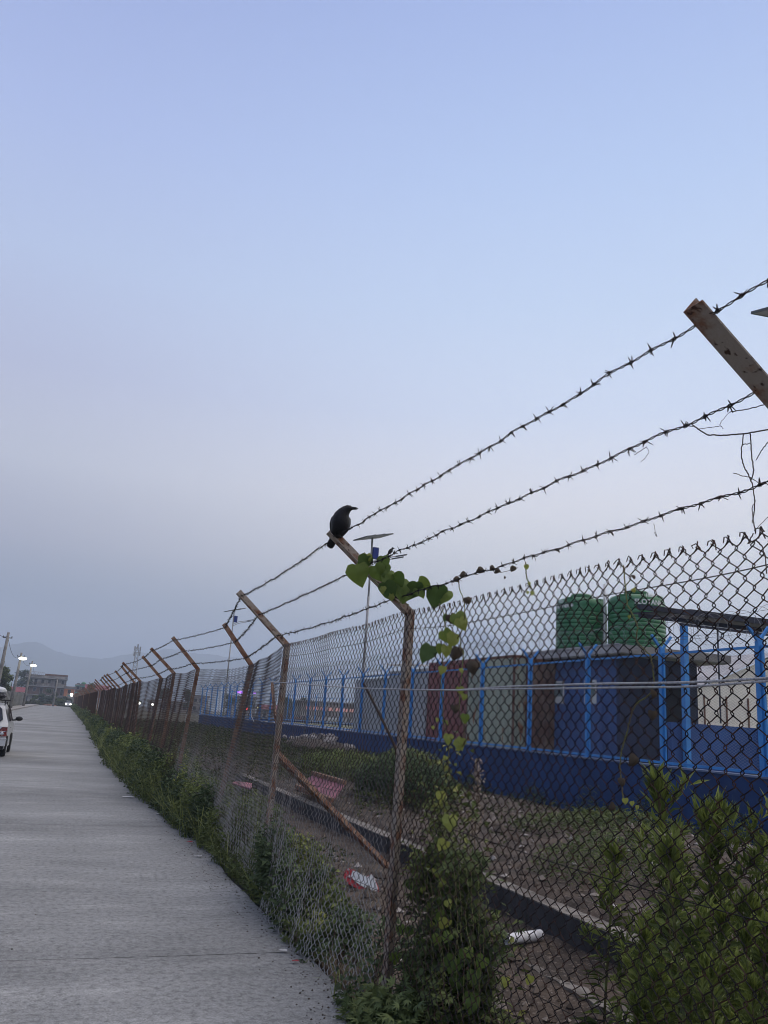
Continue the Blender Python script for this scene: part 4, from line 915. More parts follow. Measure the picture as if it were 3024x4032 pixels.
# dry tendrils hanging at the right edge
dt_ = thing('dry_vine', 'bare dry vine tendrils dangling from barbed wire at the right edge', 'vine', tuple(at_x(2930,1800,1.75)))
for pts, r in (([(2720,1668),(2750,1690),(2785,1712),(2850,1714),(2930,1708),(3030,1690)],.0022),([(2745,1690),(2800,1683),(2838,1677),(2848,1688)],.0010),([(2873,1622),(2840,1660),(2835,1675)],.0010),([(2873,1622),(2940,1612),(3030,1588)],.0016),
    ([(2927,1708),(2925,1745),(2918,1765),(2920,1800),(2930,1840),(2945,1865),(2960,1900),(2970,1950),(2972,2000),(2966,2040),(2972,2090)],.0022),([(2954,1708),(2957,1750),(2962,1810),(2968,1850),(2958,1890)],.0024),([(2922,1750),(2953,1746)],.0014),
    ([(2890,1862),(2920,1873),(2955,1880),(2985,1900),(3030,1908)],.0012),([(2976,1970),(2960,2000),(2966,2040),(2960,2060)],.0016),([(2978,1810),(3000,1770),(3030,1735)],.0018),([(2500,1790),(2530,1770),(2545,1760)],.0014),([(2545,1760),(2556,1780),(2540,1805),(2522,1818)],.0010),([(2576,2062),(2578,2085),(2588,2115),(2575,2095)],.0010),
    ([(2966,2100),(2945,2140),(2975,2125),(3000,2150),(3012,2190),(3020,2260)],.0022),([(2980,2080),(3030,2030)],.0010)):
    P = np.array([at_x(x,y,1.75) for x,y in pts])-np.array(dt_.location); t = np.linspace(0,len(P)-1,6*len(P)); P = np.stack([np.interp(t,np.arange(len(P)),P[:,i]) for i in range(3)],-1)+RNG.normal(0,.0006,(len(t),3)); MB().tube(P, r, 4).build('tendril', M['vine'], dt_)

# tall weeds bottom right
def stalk_mesh(seed, H=1.25, nl=130):
    r = np.random.default_rng(seed); bb = MB()
    t = r.random(nl)**.75; z = .06+t*(H-.10); a = np.arange(nl)*2.4+r.normal(0,.3,nl)
    elev = .15+.95*smooth(t,.55,1.0); d = np.stack([np.cos(a)*np.cos(elev),np.sin(a)*np.cos(elev),np.sin(elev)],-1)
    ln = (.16-.05*t)*r.uniform(.7,1.2,nl); sway = np.stack([.05*np.sin(z*2+seed),.05*np.cos(z*1.7+seed),0*z],-1)
    pos = np.stack([0*z,0*z,z],-1)+sway
    leaves_lance(nl, pos, d, ln, ln*.18, .34+.42*t**1.5+r.normal(0,.16,nl), .3, bb)
    k = 60; a = r.uniform(0,2*pi,k); e = r.uniform(.75,1.45,k); d = np.stack([np.cos(a)*np.cos(e),np.sin(a)*np.cos(e),np.sin(e)],-1)   # top rosette
    top = np.array([.05*sin(H*2+seed),.05*cos(H*1.7+seed),H-.09])
    leaves_lance(k, top+r.normal(0,.010,(k,3)), d, r.uniform(.06,.12,k), .016, .68+r.normal(0,.14,k), .3, bb)
    for s_ in range(5):                  # side shoots
        zz = r.uniform(.45,.85)*H; aa = r.uniform(0,2*pi); base = np.array([0,0,zz]); dd = np.array([cos(aa)*.6,sin(aa)*.6,.7]); kk = 34
        tt = r.random(kk); p = base+dd*(.05+.20*tt)[:,None]; a = r.uniform(0,2*pi,kk); e = r.uniform(.3,1.3,kk); d = np.stack([np.cos(a)*np.cos(e),np.sin(a)*np.cos(e),np.sin(e)],-1)
        leaves_lance(kk, p, d, r.uniform(.05,.10,kk), .014, .45+.3*tt+r.normal(0,.12,kk), .3, bb)
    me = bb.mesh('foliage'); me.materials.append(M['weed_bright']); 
    sb = MB(); zz = np.linspace(-.1,H-.05,8); sb.tube(np.stack([.05*np.sin(zz*2+seed),.05*np.cos(zz*1.7+seed),zz],-1), .0065, 5); sm = sb.mesh('stem'); sm.materials.append(M['vine_green'])
    return me, sm
kinds = [stalk_mesh(s_) for s_ in range(5)]
def stalk(x, y, h, i, label, group='tall leafy weeds behind the mesh at bottom right'):
    t = thing('tall_weed', label, 'weed', (x,y,float(gz(x,y))), random.uniform(0,6.28), group)
    s_ = h/1.25; t.scale = (s_*.92,s_*.92,s_)
    link('foliage', kinds[i%5][0], t); link('stem', kinds[i%5][1], t)
spots = []
tops = [((2570,3050),3.1),((2745,3175),3.1),((2870,3160),3.2),((2400,3330),3.05)]
names = ['tallest leafy weed of the bush, its tip against the blue wall','leafy weed with a wide bright tuft, second from the right of the bush','leafy weed with the broad yellow green top at the right of the bush','leafy weed standing alone at the left side of the bush']
for i, ((p, X_), nm_) in enumerate(zip(tops, names)):
    P = at_x(p[0], p[1], X_); h = P[2]-float(gz(P[0],P[1])); stalk(P[0], P[1], h+.02, i, nm_)
rs = random.Random(8)
for i in range(56):
    y = rs.uniform(2.55,4.2); x = y*rs.uniform(.745,1.05)
    if x < 2.22: y = y*2.22/x; x = 2.22
    edge = .80 if x/y < .80 else 1.0
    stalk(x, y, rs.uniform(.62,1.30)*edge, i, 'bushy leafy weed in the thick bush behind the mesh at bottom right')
# dry seed stalk beside the drain
sd2 = thing('seed_stalk', 'dry beige seed stalk standing right of the leafy post', 'weed', tuple(at_x(1880,3330,2.4)-np.array([0,0,.3])))
b = MB(); nS = 420; t = RNG.random(nS); cx = np.interp(t,[0,.5,1],[1865,1885,1875]); cy = np.interp(t,[0,1],[3300,2985]); P = np.array([at_x(a_+RNG.normal(0,10), b_, 2.4) for a_,b_ in zip(cx,cy)])-np.array(sd2.location)
leaves_lance(nS, P, rdirs(nS,-.4), .018, .012, RNG.random(nS), bb=b); b.build('seed_head', M['seed'], sd2)['kind'] = 'stuff'
b = MB(); P = np.array([at_x(x,y,2.4) for x,y in ((1880,3420),(1868,3300),(1885,3140),(1875,2985))])-np.array(sd2.location); b.tube(P, .003, 5); b.build('stem', M['straw'], sd2)

# ------------------------------------------------------------------ stones, rubble, rubbish
b = MB(); n = 9000
x = RNG.uniform(2.0,11.8,n); y = 3+RNG.random(n)**1.2*15; r = RNG.gamma(1.8,.011,n)+.006; ok = ~((x > 3.75) & (x < 4.6)); x=x[ok]; y=y[ok]; r=r[ok]; n=len(x)
base = np.array([[1,0,0],[0,1,0],[-1,0,0],[0,-1,0],[0,0,.8],[0,0,-.6]]); F = np.array([[0,1,4],[1,2,4],[2,3,4],[3,0,4],[1,0,5],[2,1,5],[3,2,5],[0,3,5]])
V = base[None]*r[:,None,None]*RNG.uniform(.6,1.4,(n,1,3))*(1+RNG.normal(0,.12,(n,6,1))); ang = RNG.uniform(0,6.28,n); c,s_ = np.cos(ang),np.sin(ang)
V = np.stack([V[...,0]*c[:,None]-V[...,1]*s_[:,None], V[...,0]*s_[:,None]+V[...,1]*c[:,None], V[...,2]],-1)+np.stack([x,y,gz(x,y)+r*.2],-1)[:,None]
b.add(V.reshape(-1,3), Ft=(F[None]+np.arange(n)[:,None,None]*6).reshape(-1,3), col=np.repeat(RNG.random(n),6))
tag(b.build('pebbles', M['pebble']), 'loose pebbles and rubble bits strewn over the dirt', 'pebbles', kind='stuff')
b = MB(); n = 5200; x = RNG.uniform(2.1,11.5,n); y = 3.2+RNG.random(n)**1.2*14; k_ = vnoise(x,y,1.1,77) > -.1; x = x[k_]; y = y[k_]; n = len(x); a = RNG.uniform(0,6.28,n)
leaves_lance(n, np.stack([x,y,gz(x,y)+RNG.random(n)*.05],-1), np.stack([np.cos(a),np.sin(a),RNG.uniform(0,.8,n)],-1), RNG.uniform(.04,.16,n), RNG.uniform(.004,.012,n), RNG.random(n)*.7, bb=b)
tag(b.build('dead_twigs', M['straw']), 'dead twigs and dry stalks littering the dirt slope', 'twigs', kind='stuff')
rocks = []
for k in range(5):
    bb = MB(); bb.ellipsoid((0,0,0),(1,.8,.62),10,7,noise=.35); bb.c=[np.full(len(c_), [.2,.5,.7,.9,1.0][k]) for c_ in bb.c]; me = bb.mesh('rock'); me.materials.append(M['rock_pale']); rocks.append(me)
def rock(P, s_, label, group, k=None):
    o = link('rock', rocks[k if k is not None else random.randrange(5)], None, P); o.scale = (s_,s_,s_); o.rotation_euler = (random.uniform(-.4,.4),random.uniform(-.4,.4),random.uniform(0,6)); tag(o, label, 'rock', group)
G1 = 'pale rocks piled by the dark blue wall'
for i in range(30):
    u = random.gauss(0,1.0); h = max(0, .36-.22*abs(u)); x = 11.4+random.uniform(-.45,.45); y = 38.9+u*2.6; z = .42+random.uniform(0,h)
    rock((x,y,z), random.uniform(.12,.26), 'pale rock in the heap lying against the dark blue wall', G1)
bb = MB(); bb.ellipsoid((11.4,38.9,.05),(1.3,5.0,.50),24,10,noise=.12); tag(bb.build('dirt_mound', M['dirt'], smooth=True), kind='structure')
for (p, s_, lb) in (((2022,3300),.07,'pinkish stone on the dirt slope behind the mesh'),((2500,3270),.16,'big grey angular stone at the top of the dirt slope'),((2690,3290),.09,'light rounded stone near the blue wall, behind the weed bush'),((2945,3315),.14,'flat pale stone at the far right below the blue wall'),((1750,3075),.16,'pale stone in the weeds, nearest the leafy post'),((1650,3050),.14,'white stone second from the leafy post in the weeds'),((1580,3050),.12,'white chip of stone left of the two pale weed stones'),((1262,2980),.10,'lone white stone in the olive weeds under the rock heap'),((1940,3430),.05,'white stone chip on the drain edge')):
    P = at_z(p[0],p[1],0.0); P[2] = float(gz(P[0],P[1]))+s_*.2; rock(P, s_, lb, None, 3 if 'white' in lb or 'pale' in lb else 1)
# broken signboard: white face with red rim
sg_ = thing('broken_board', 'broken white plastic board with red rim dumped on the dirt', 'board', tuple(at_z(1425,3470,-.15)))
outl = [(1360,3425),(1352,3450),(1368,3478),(1400,3495),(1440,3515),(1478,3530),(1492,3505),(1480,3470),(1462,3440),(1440,3455),(1420,3445),(1395,3425),(1375,3418)]
inn = [(1388,3430),(1384,3452),(1396,3470),(1420,3487),(1450,3502),(1480,3512),(1489,3500),(1478,3468),(1464,3444),(1446,3455),(1424,3446),(1404,3432)]
pc = at_z(1425,3470,-.12); nrm_ = np.array([-.55,-.60,.58]); nrm_ /= np.linalg.norm(nrm_)
def onp(x,y): d = ray(x,y); return CAM+d*(((pc-CAM)@nrm_)/(d@nrm_))
def slab(pts, th, off):
    P = np.array([onp(*p) for p in pts])-np.array(sg_.location)+nrm_*off; n = len(P); bb = MB(); c = P.mean(0)
    V = np.concatenate([P, P-nrm_*th, [c, c-nrm_*th]]); i = np.arange(n); j = (i+1)%n
    bb.add(V, Fq=np.stack([i,j,n+j,n+i],1), Ft=np.concatenate([np.stack([0*i+2*n,j,i],1), np.stack([0*i+2*n+1,n+i,n+j],1)])); return bb
slab(outl,.035,0).build('rim', M['red_plastic'], sg_); slab(inn,.012,.013).build('face', M['white_plastic'], sg_)
for p in ((1372,3425),(1376,3452)):
    bb = MB(); bb.ellipsoid(onp(*p)-np.array(sg_.location)+nrm_*.004,(.012,.012,.012),8,6); bb.build('rivet', M['white_plastic'], sg_)
P0 = at_z(1990,3722,-.20); P1 = at_z(2128,3703,-.20)
bb = MB(); r_ = .045; bb.tube([P0+[0,0,r_],P0*.5+P1*.5+[0,0,r_],P1+[0,0,r_]], r_, 18, ref=(0,0,1), cap=False); bb.tube([P0+[.001,0,r_],P1+[0,0,r_]], r_*.9, 18, ref=(0,0,1), cap=False)
tag(bb.build('pipe_offcut', M['white_pipe'], smooth=True), 'short white plastic pipe offcut lying on the drain ledge', 'pipe')
# pink board with a rusty frame lying over the drain
pk = thing('pink_board', 'faded pink board in a rusty frame lying over the drain', 'board', tuple(at_z(1290,3110,.1)))
def quadpx(pts, zz): return np.array([at_z(x,y,z) for (x,y),z in zip(pts,zz)])
Q = quadpx([(1168,3103),(1232,3050),(1356,3088),(1306,3158)],[.22,.46,.46,.22])-np.array(pk.location)
bb = MB(); bb.add(np.concatenate([Q,Q-[0,0,.03]]), [[0,3,2,1],[4,5,6,7],[0,1,5,4],[1,2,6,5],[2,3,7,6],[3,0,4,7]]); bb.build('sheet', M['pink'], pk)
for a_,c_ in ((1,2),(0,3)):
    bb = MB(); bb.beam(Q[a_]+[0,0,.03],Q[c_]+[0,0,.03],.07,.07); bb.build('frame_bar', M['rust_old'], pk)
Q = quadpx([(925,3110),(990,3120),(985,3145),(910,3120)],[.0,.0,.0,.0]); bb = MB(); bb.add(np.concatenate([Q+[0,0,.18],Q+[0,0,.15]]), [[0,3,2,1],[4,5,6,7],[0,1,5,4],[1,2,6,5],[2,3,7,6],[3,0,4,7]])
tag(bb.build('pink_sheet', M['pink']), 'smaller pink sheet scrap behind the mesh near the second post', 'sheet')
bb = MB(); bb.beam(at_z(2950,3275,.0),at_z(3100,3330,.0),.10,.10); tag(bb.build('fallen_pole', M['bark']), 'fallen wooden pole at the far right below the blue wall', 'pole')
# litter at the road edge
lit = [((505,3139),.16,'litter','white paper scrap lying at the road edge farthest along','paper'),((620,3181),.17,'litter','crumpled white bag by the weeds at the road edge','plastic bag'),((632,3205),.12,'litter','flat white wrapper just below the crumpled bag','wrapper'),((748,3316),.07,'litter_red','small red and white wrapper at the weeds by the road','wrapper'),((780,3372),.08,'litter','pale scrap on the road left of the mesh','paper'),((1163,3787),.05,'litter_red','small red paper scrap by the slab joint','paper'),((1115,3745),.05,'litter','crumpled clear wrapper by the slab joint','wrapper')]
for (p, s_, mm, lb, ct) in lit:
    P = at_z(p[0],p[1],.012); bb = MB(); g = RNG.uniform(-1,1,(5,5,3))*s_*.16; uu,vv = np.meshgrid(np.linspace(-.5,.5,5),np.linspace(-.3,.3,5),indexing='ij')
    V = np.stack([uu*s_,vv*s_,0*uu+.008],-1)+g*[1,1,.5]; V[...,2] = np.abs(V[...,2]); bb.grid(V); o = bb.build('litter', M[mm]); o.location = P; tag(o, lb, ct)
b = MB(); n = 2200; x = RNG.uniform(-5,1.8,n)**1; y = 2.6+RNG.random(n)**2*30; near_e = RNG.random(n) < .88; x = np.where(near_e, edge_x(y)-np.abs(RNG.normal(0,.16,n)), x); r = RNG.uniform(.002,.007,n)
V = base[None]*r[:,None,None]*RNG.uniform(.6,1.5,(n,1,3)); V = V+np.stack([x,y,r*.5],-1)[:,None]; b.add(V.reshape(-1,3), Ft=(F[None]+np.arange(n)[:,None,None]*6).reshape(-1,3), col=np.repeat(RNG.random(n)*.5,6))
tag(b.build('grit', M['pebble']), 'dark grit and crumbs scattered on the concrete road', 'grit', kind='stuff')
# ------------------------------------------------------------------ left side: wall, poles, trees
cw = thing('precast_wall', 'grey precast concrete wall along the left footpath', 'wall', (-7.7,150,0))
for k in range(42):
    y = 62+k*3.0
    bb = MB(); bb.box((-7.72-150*0,y,.1),(-7.62,y+2.96,2.25+.06*sin(k*1.7))); bb.v=[v-np.array([-7.7,150,0]) for v in bb.v]; bb.build('wall_panel', M['conc_wall'], cw)
    bb = MB(); bb.box((-7.62,y-.12,.1),(-7.50,y+.12,2.35+.06*sin(k))); bb.v=[v-np.array([-7.7,150,0]) for v in bb.v]; bb.build('wall_post', M['conc_wall'], cw)
lamp_on = emit('lit_lamp_glow', (1.0,.97,.80), 9)
def pole(top, base, label, lit):
    t = thing('utility_pole', label, 'utility pole', tuple(base), 0, 'concrete utility poles along the left footpath')
    d = np.array(top)-np.array(base)
    MB().tube([(0,0,0),tuple(d*.5),tuple(d)], np.array([[.24,.19,.13]]), 10).build('shaft', M['conc_pole'], t, smooth=True)
    bb = MB(); bb.box((-.45,-.04,-.04),(.45,.04,.04), org=d*.93); bb.build('crossarm', M['lamp_dark'], t)
    for s_ in (-.4,.4):
        bb = MB(); bb.ellipsoid(d*.93+[s_,0,.1],(.05,.05,.1),8,6); bb.build('insulator', M['lamp_dark'], t)
    if lit:
        bb = MB(); bb.tube([d*.88,d*.88+[.1,-.5,.05],d*.88+[.3,-.9,.1]], .03, 6); bb.build('lamp_arm', M['pole_steel'], t)
        bb = MB(); bb.ellipsoid(d*.88+[.35,-1.1,.08],(.50,.30,.20),14,10); bb.build('lamp_head', lamp_on, t, smooth=True)
        bb = MB(); bb.box((-.42,-.3,0),(.42,.3,.05), org=d*.88+[.35,-1.1,.26]); bb.build('lamp_cover', M['lamp_dark'], t)
    return t
pA = at_x(34,2490,-6.3); pB = at_x(85,2570,-6.3); pC = at_x(128,2602,-6.3)
pole(pA, (pA[0]-.25,pA[1],.1), 'nearest concrete utility pole at the left edge, carrying cables', False)
pole(pB, (pB[0]-.25,pB[1],.1), 'concrete utility pole with a lit lamp, middle of the three', True)
pole(pC, (-6.62,pC[1],.1), 'farthest utility pole with a lit lamp, its foot wide by the footpath', True)
def cable(a, b_, sag, label):
    t = np.linspace(0,1,24); P = np.array(a)[None]*(1-t[:,None])+np.array(b_)[None]*t[:,None]; P[:,2] -= sag*4*t*(1-t)
    tag(MB().tube(P, .022, 4).build('overhead_cable', M['cable']), label, 'cable')
pD = np.array([-6.3,205,7.2]); pZ = np.array([-6.3,60,8.0])
cable(pA-[0,0,.4], pB-[0,0,.3], 1.1, 'upper black cable sagging between the first two utility poles')
cable(pB-[0,0,.3], pC-[0,0,.2], 1.0, 'upper black cable sagging between the second and third utility poles')
cable(pC-[0,0,.2], pD, 1.2, 'black cable running on beyond the farthest utility pole')
cable(pZ, pA-[0,0,.4], .9, 'black cable entering the picture at the left edge')
cable(pA-[0,0,2.6], pB-[0,0,2.2], 1.5, 'lower black cable sagging between the first two utility poles')
cable(pB-[0,0,2.3], pC-[0,0,2.0], 1.6, 'lower black cable sagging between the second and third poles')
pole((-6.0+6.0-2.2,207,6.3), (-2.3,207,0), 'slim pole standing in the shrubs at the end of the road', False)
# trees
def tree(name, label, c, H, R, n, m, ln, wd, seed, lobes_=7, trunk_r=.15, cat='tree', zmin=.25):
    t = thing(name, label, cat, c); r = np.random.default_rng(seed)
    bb = MB(); bb.tube([(0,0,-.2),(.1*R,0,H*.35),(0,.05*R,H*.6),(.05,0,H*.85)], np.array([[trunk_r,trunk_r*.8,trunk_r*.5,trunk_r*.2]]), 8)
    cl = []
    for k in range(lobes_):
        a = r.uniform(0,6.28); rad = R*r.uniform(.15,.75); z = H*r.uniform(zmin+.1,.92); cl.append((cos(a)*rad*(1.1-z/H*.7), sin(a)*rad*(1.1-z/H*.7), z, R*r.uniform(.28,.5)))
        bb.tube([(0,0,z*.55),(cl[-1][0]*.5,cl[-1][1]*.5,z*.8),(cl[-1][0],cl[-1][1],z)], np.array([[trunk_r*.4,trunk_r*.25,trunk_r*.1]]), 5)
    bb.build('trunk', M['bark'], t)
    lb = MB()
    for (x,y,z,rr_) in cl:
        k = n//lobes_; u = r.normal(0,1,(k,3)); u = u/np.linalg.norm(u,axis=1,keepdims=True)*(.35+.65*r.random((k,1))); P = np.array([x,y,z])+u*rr_*np.array([1,1,.75])
        P[:,2] = np.maximum(P[:,2], .05); tn = .4+.22*u[:,2]+r.normal(0,.14,k); leaves_lance(k, P, rdirs(k,.0), ln*r.uniform(.6,1.3,k), wd, tn, bb=lb)
    lb.build('crown', m, t); return t
tree('roadside_tree', 'feathery green tree behind the wall at the left edge', (-8.05,124,0), 6.0, 1.7, 2600, M['weed'], .42, .16, 1, 9)
tree('roadside_tree', 'bushy branch of greenery spilling over the precast wall', (-8.1,140,0), 3.1, 1.0, 900, M['weed'], .35, .15, 2, 6)
tree('round_tree', 'round dark tree beside the three storey house', (-13.5,300,0), 11.5, 3.4, 1600, M['weed_dark'], .8, .4, 3, 9)
for i, (x,y,H,R,mm,lb) in enumerate(((-4.9,219,3.6,1.9,'weed_dark','dark bush at the foot of the farthest lit pole'),(-6.6,216,2.2,1.2,'weed','yellowish bush beside the footpath end'),(-3.0,222,4.2,2.2,'weed_dark','tallest dark bush at the end of the road'),(-1.2,219,2.3,1.6,'weed','mid green bush at the centre of the road end'),(.2,221,2.4,1.5,'weed_dark','dark bush in front of the house corner'),(1.0,218,1.6,1.2,'field','low brownish bush beside the parked car'))):
    tree('bush', lb, (x,y,0), H, R, 900, M[mm], .42, .2, 20+i, 6, .08, 'bush', .05)
b = MB(); n = 5000; x = RNG.uniform(-9,3,n); y = 216.5+RNG.random(n)*5; leaves_lance(n, np.stack([x,y,RNG.random(n)*(.5+.3*vnoise(x,y,1,3))],-1), rdirs(n,.4), .35, .14, RNG.random(n), bb=b)
tag(b.build('verge_weeds', M['field']), 'brownish weeds closing the far end of the road', 'weeds', kind='stuff')
b = MB(); b.ellipsoid((-3.2,215.6,0),(1.6,.6,.35),14,6,noise=.3); tag(b.build('dirt_heap', M['rust_sheet']), 'low brown heap of earth at the end of the road', 'heap')

# ------------------------------------------------------------------ far houses
M['plaster'] = mat('grey_beige_plaster', (.34,.32,.29), .9, (.15,.135,.125), .35, (.4,.6), .2, 3)
M['brick'] = mat('bare_brick_wall', (.16,.085,.065), .9, (.12,.07,.055), .5, (.4,.6))
M['slab'] = mat('floor_slab_edge', (.30,.29,.29), .9, (.22,.21,.21), .5)
M['dark_open'] = mat('dark_opening', (.015,.015,.018), .6)
M['red_roof'] = mat('red_tin_roof', (.20,.03,.035), .6, (.14,.025,.03), .5)
M['green_roof'] = mat('pale_green_tin_roof', (.20,.26,.23), .6, (.14,.19,.17), .8)
M['orange'] = mat('orange_painted_wall', (.55,.20,.07), .7, (.45,.15,.05), .5)
M['teal'] = mat('turquoise_trim', (.06,.34,.30), .6)
def house(name, label, c, W, D, floors, fh, wallm, trimm, win=4, roofm=None, parapet=.6, rot=0, balcony=True, cat='house'):
    t = thing(name, label, cat, c, rot)
    for f in range(floors):
        bb = MB(); bb.box((-W/2,0,f*fh),(W/2,D,(f+1)*fh-.25)); bb.build('storey_wall', wallm[f%len(wallm)], t)
        bb = MB(); ov = 1.1 if balcony else .15; bb.box((-W/2-.3,-ov,(f+1)*fh-.248),(W/2+.3,D+.1,(f+1)*fh-.002)); bb.build('floor_slab', trimm, t)
        if balcony and f > 0:
            rl = MB(); rl.box((-W/2-.25,-1.06,f*fh+.9),(W/2+.25,-1.0,f*fh+.97))
            for x in np.linspace(-W/2-.25,W/2+.2,int(W*1.6)): rl.box((x,-1.05,f*fh),(x+.05,-1.01,f*fh+.9))
            rl.build('balcony_railing', M['brick'], t)
        for k in range(win):
            x = -W/2+W*(k+.5)/win; isd = (k+f)%3 == 0
            wb = MB(); z0 = f*fh+(.05 if isd else .9); wb.box((x-.5,-.05,z0),(x+.5,-.002,f*fh+2.15)); fr = wb.build('door' if isd else 'window', M['slab'], t)
            wb = MB(); wb.box((x-.4,-.08,z0+.1),(x+.4,-.052,f*fh+2.05)); wb.build('pane', M['dark_open'], fr)
    Ht = floors*fh
    if roofm is not None:
        bb = MB(); bb.add([[-W/2-.5,-.7,Ht-.1],[W/2+.5,-.7,Ht-.1],[W/2+.5,D/2,Ht+1.3],[-W/2-.5,D/2,Ht+1.3],[W/2+.5,D+.7,Ht-.1],[-W/2-.5,D+.7,Ht-.1]], [[0,1,2,3],[3,2,4,5]]); bb.build('roof', roofm, t)
    elif parapet:
        bb = MB(); bb.box((-W/2-.2,-.9,Ht),(W/2+.2,-.75,Ht+parapet)); bb.box((-W/2-.2,D-.2,Ht),(W/2+.2,D,Ht+parapet)); bb.box((-W/2-.2,-.75,Ht),(-W/2-.05,D-.2,Ht+parapet)); bb.box((W/2+.05,-.75,Ht),(W/2+.2,D-.2,Ht+parapet)); bb.build('parapet', wallm[0], t)
    return t
h1 = house('three_storey_house', 'weathered three storey concrete house with long balconies at the road end', (-6.6,300,0), 12.6, 9, 3, 2.75, [M['plaster'],M['brick'],M['plaster']], M['slab'], 6, parapet=.75)
bb = MB()
for x in np.linspace(-6,-1,9): bb.tube([(x,-.8,9.0),(x,-.8,9.9)], .04, 4)
bb.box((-6,-.84,9.86),(-1,-.78,9.92)); bb.build('roof_railing', M['rust_old'], h1)
bb = MB(); bb.add([[-.6,-1,10.5],[6.6,-1,9.2],[6.6,3,9.3],[-.6,3,10.6]], [[0,1,2,3]]); bb.box((-.6,-.95,8.9),(6.5,-.88,9.5)); bb.build('roof_shed', M['rust_sheet'], h1)
house('red_roofed_house', 'low house with a dark red tin roof behind the precast wall', (-15.6,262,0), 8.5, 6, 1, 3.0, [M['plaster']], M['white_wall'], 3, roofm=M['red_roof'], balcony=False)
house('green_roofed_shed', 'pale green corrugated roof showing above the red roof', (-19.2,285,0), 5, 6, 1, 4.7, [M['plaster']], M['slab'], 2, roofm=M['green_roof'], balcony=False, cat='shed')
h2 = house('orange_house', 'small flat house with an orange top wall right of the balconies', (1.0,296,0), 3.2, 6, 2, 2.7, [M['plaster'],M['orange']], M['slab'], 1, balcony=False, parapet=.5)
h3 = house('turquoise_trimmed_house', 'house with turquoise roof edges and a green tank on top', (5.2,300,0), 4.8, 7, 3, 2.15, [M['plaster'],M['plaster'],M['brick']], M['teal'], 3, balcony=False, parapet=.5)
bb = MB(); bb.lathe([(0,0),(.75,0),(.78,.9),(.6,1.15),(.2,1.3),(0,1.32)],16, org=(0,3,6.45)); bb.build('roof_tank', M['tank'], h3, smooth=True)
bb = MB(); bb.lathe([(0,0),(.6,0),(.6,.7),(.2,.9),(0,.92)],12, org=(-1.6,3,6.45)); bb.build('roof_tank', M['lamp_dark'], h3, smooth=True)
house('low_shop', 'low shop with a turquoise awning edge beside the fence end', (3.6,262,0), 6, 5, 1, 3.1, [M['plaster']], M['teal'], 3, balcony=False, parapet=0)
rh = random.Random(12)
desc = ['flat','grey','brick','pale','narrow','wide','low','tall','weathered','plain','brown','bare','small','long']
places = ['behind the far bays of the rusty fence','seen through the dense mesh at far left','past the last lamp post','in the distant row of houses','beyond the corner of the blue fence','behind the field at the left','between two leaning posts','near the purple light','in the row under the ridge','seen between the blue fence posts','beyond the compound lawn','at the back of the lawn','in the far row behind the containers','at the far right of the distant row']
for i in range(14):
    x = 9+i*8.2+rh.uniform(-1,1); Yh = 262+rh.uniform(-14,30)
    fl = rh.choice([1,1,2,2]) ; mm = rh.choice([[M['plaster'],M['brick']],[M['brick'],M['plaster']],[M['plaster']]])
    house('distant_house', '%s house %s' % (desc[i], places[i]), (x,Yh,0), rh.uniform(5,8.5), 7, fl, 2.7, mm, M['slab'], rh.choice([2,3,4]), balcony=rh.random()<.4, parapet=.5, roofm=rh.choice([None,None,M['green_roof'],M['red_roof']]))
# tree line behind and far lawn trees
for i in range(16):
    x = 8+i*8.5+rh.uniform(-2,2); tree('distant_tree', 'dark %s tree in the far row, %s' % ('small' if i < 14 else 'rounded', places[i%14]), (x,rh.uniform(235,255),0), rh.uniform(3.5,7), rh.uniform(1.8,3.4), 420, M['weed_dark'], .8, .4, 40+i, 5)
# telecom tower
tt_ = thing('telecom_tower', 'slim lattice telecom tower with panel antennas on the skyline', 'tower', (20.9,300,0)); H = 20.6
bb = MB()
for sx_ in (-1,1):
    for sy_ in (-1,1): bb.tube([(sx_*1.1,sy_*1.1,0),(sx_*.42,sy_*.42,H)], .09, 4)
for k in range(14):
    z0, z1 = H*k/14, H*(k+1)/14; w0, w1 = 1.1-.68*k/14, 1.1-.68*(k+1)/14
    for s_ in (-1,1): bb.tube([(-w0,s_*w0,z0),(w1,s_*w1,z1)], .05, 3); bb.tube([(w0,s_*w0,z0),(-w1,s_*w1,z1)], .05, 3); bb.tube([(s_*w0,-w0,z0),(s_*w1,w1,z1)], .05, 3)
bb.build('lattice_mast', M['pole_steel'], tt_)
for k,(x,z) in enumerate(((-.9,19.4),(.9,19.4),(-.9,17.6),(.9,17.8),(0,20.2))):
    bb = MB(); bb.box((x-.22,-.7,z),(x+.22,-.5,z+1.5)); bb.build('antenna', M['slab'], tt_)
bb = MB(); bb.box((-1.2,-.6,18.9),(1.2,.6,19.05)); bb.build('platform', M['pole_steel'], tt_)
# lights and signs far off
def light(label, P, r, col, st, sz=(1,1,1)):
    bb = MB(); bb.ellipsoid((0,0,0),(r*sz[0],r*sz[1],r*sz[2]),10,8); o = bb.build('distant_lamp', emit('lamp_'+label[:6].strip().replace(' ','_'), col, st), smooth=True); o.location = P
    bb = MB(); bb.tube([(0,0,0),(0,.1,-P[2])], .06, 5); p_ = bb.build('mast', M['pole_steel'], o); tag(o, label, 'lamp')
light('white floodlight shining low through the fence, left one', at_y(547,2769,230), .38, (1,.97,.9), 5)
light('white floodlight shining low through the fence, right one', at_y(600,2774,230), .34, (1,.97,.9), 5)
light('tiny white light low behind the far fence bays', at_y(432,2762,230), .22, (1,.97,.9), 8)
light('small yellow light beside the second post', at_y(1015,2786,230), .18, (1,.9,.5), 6)
light('small red light left of the second post', at_y(970,2790,220), .34, (1,.08,.08), 5)
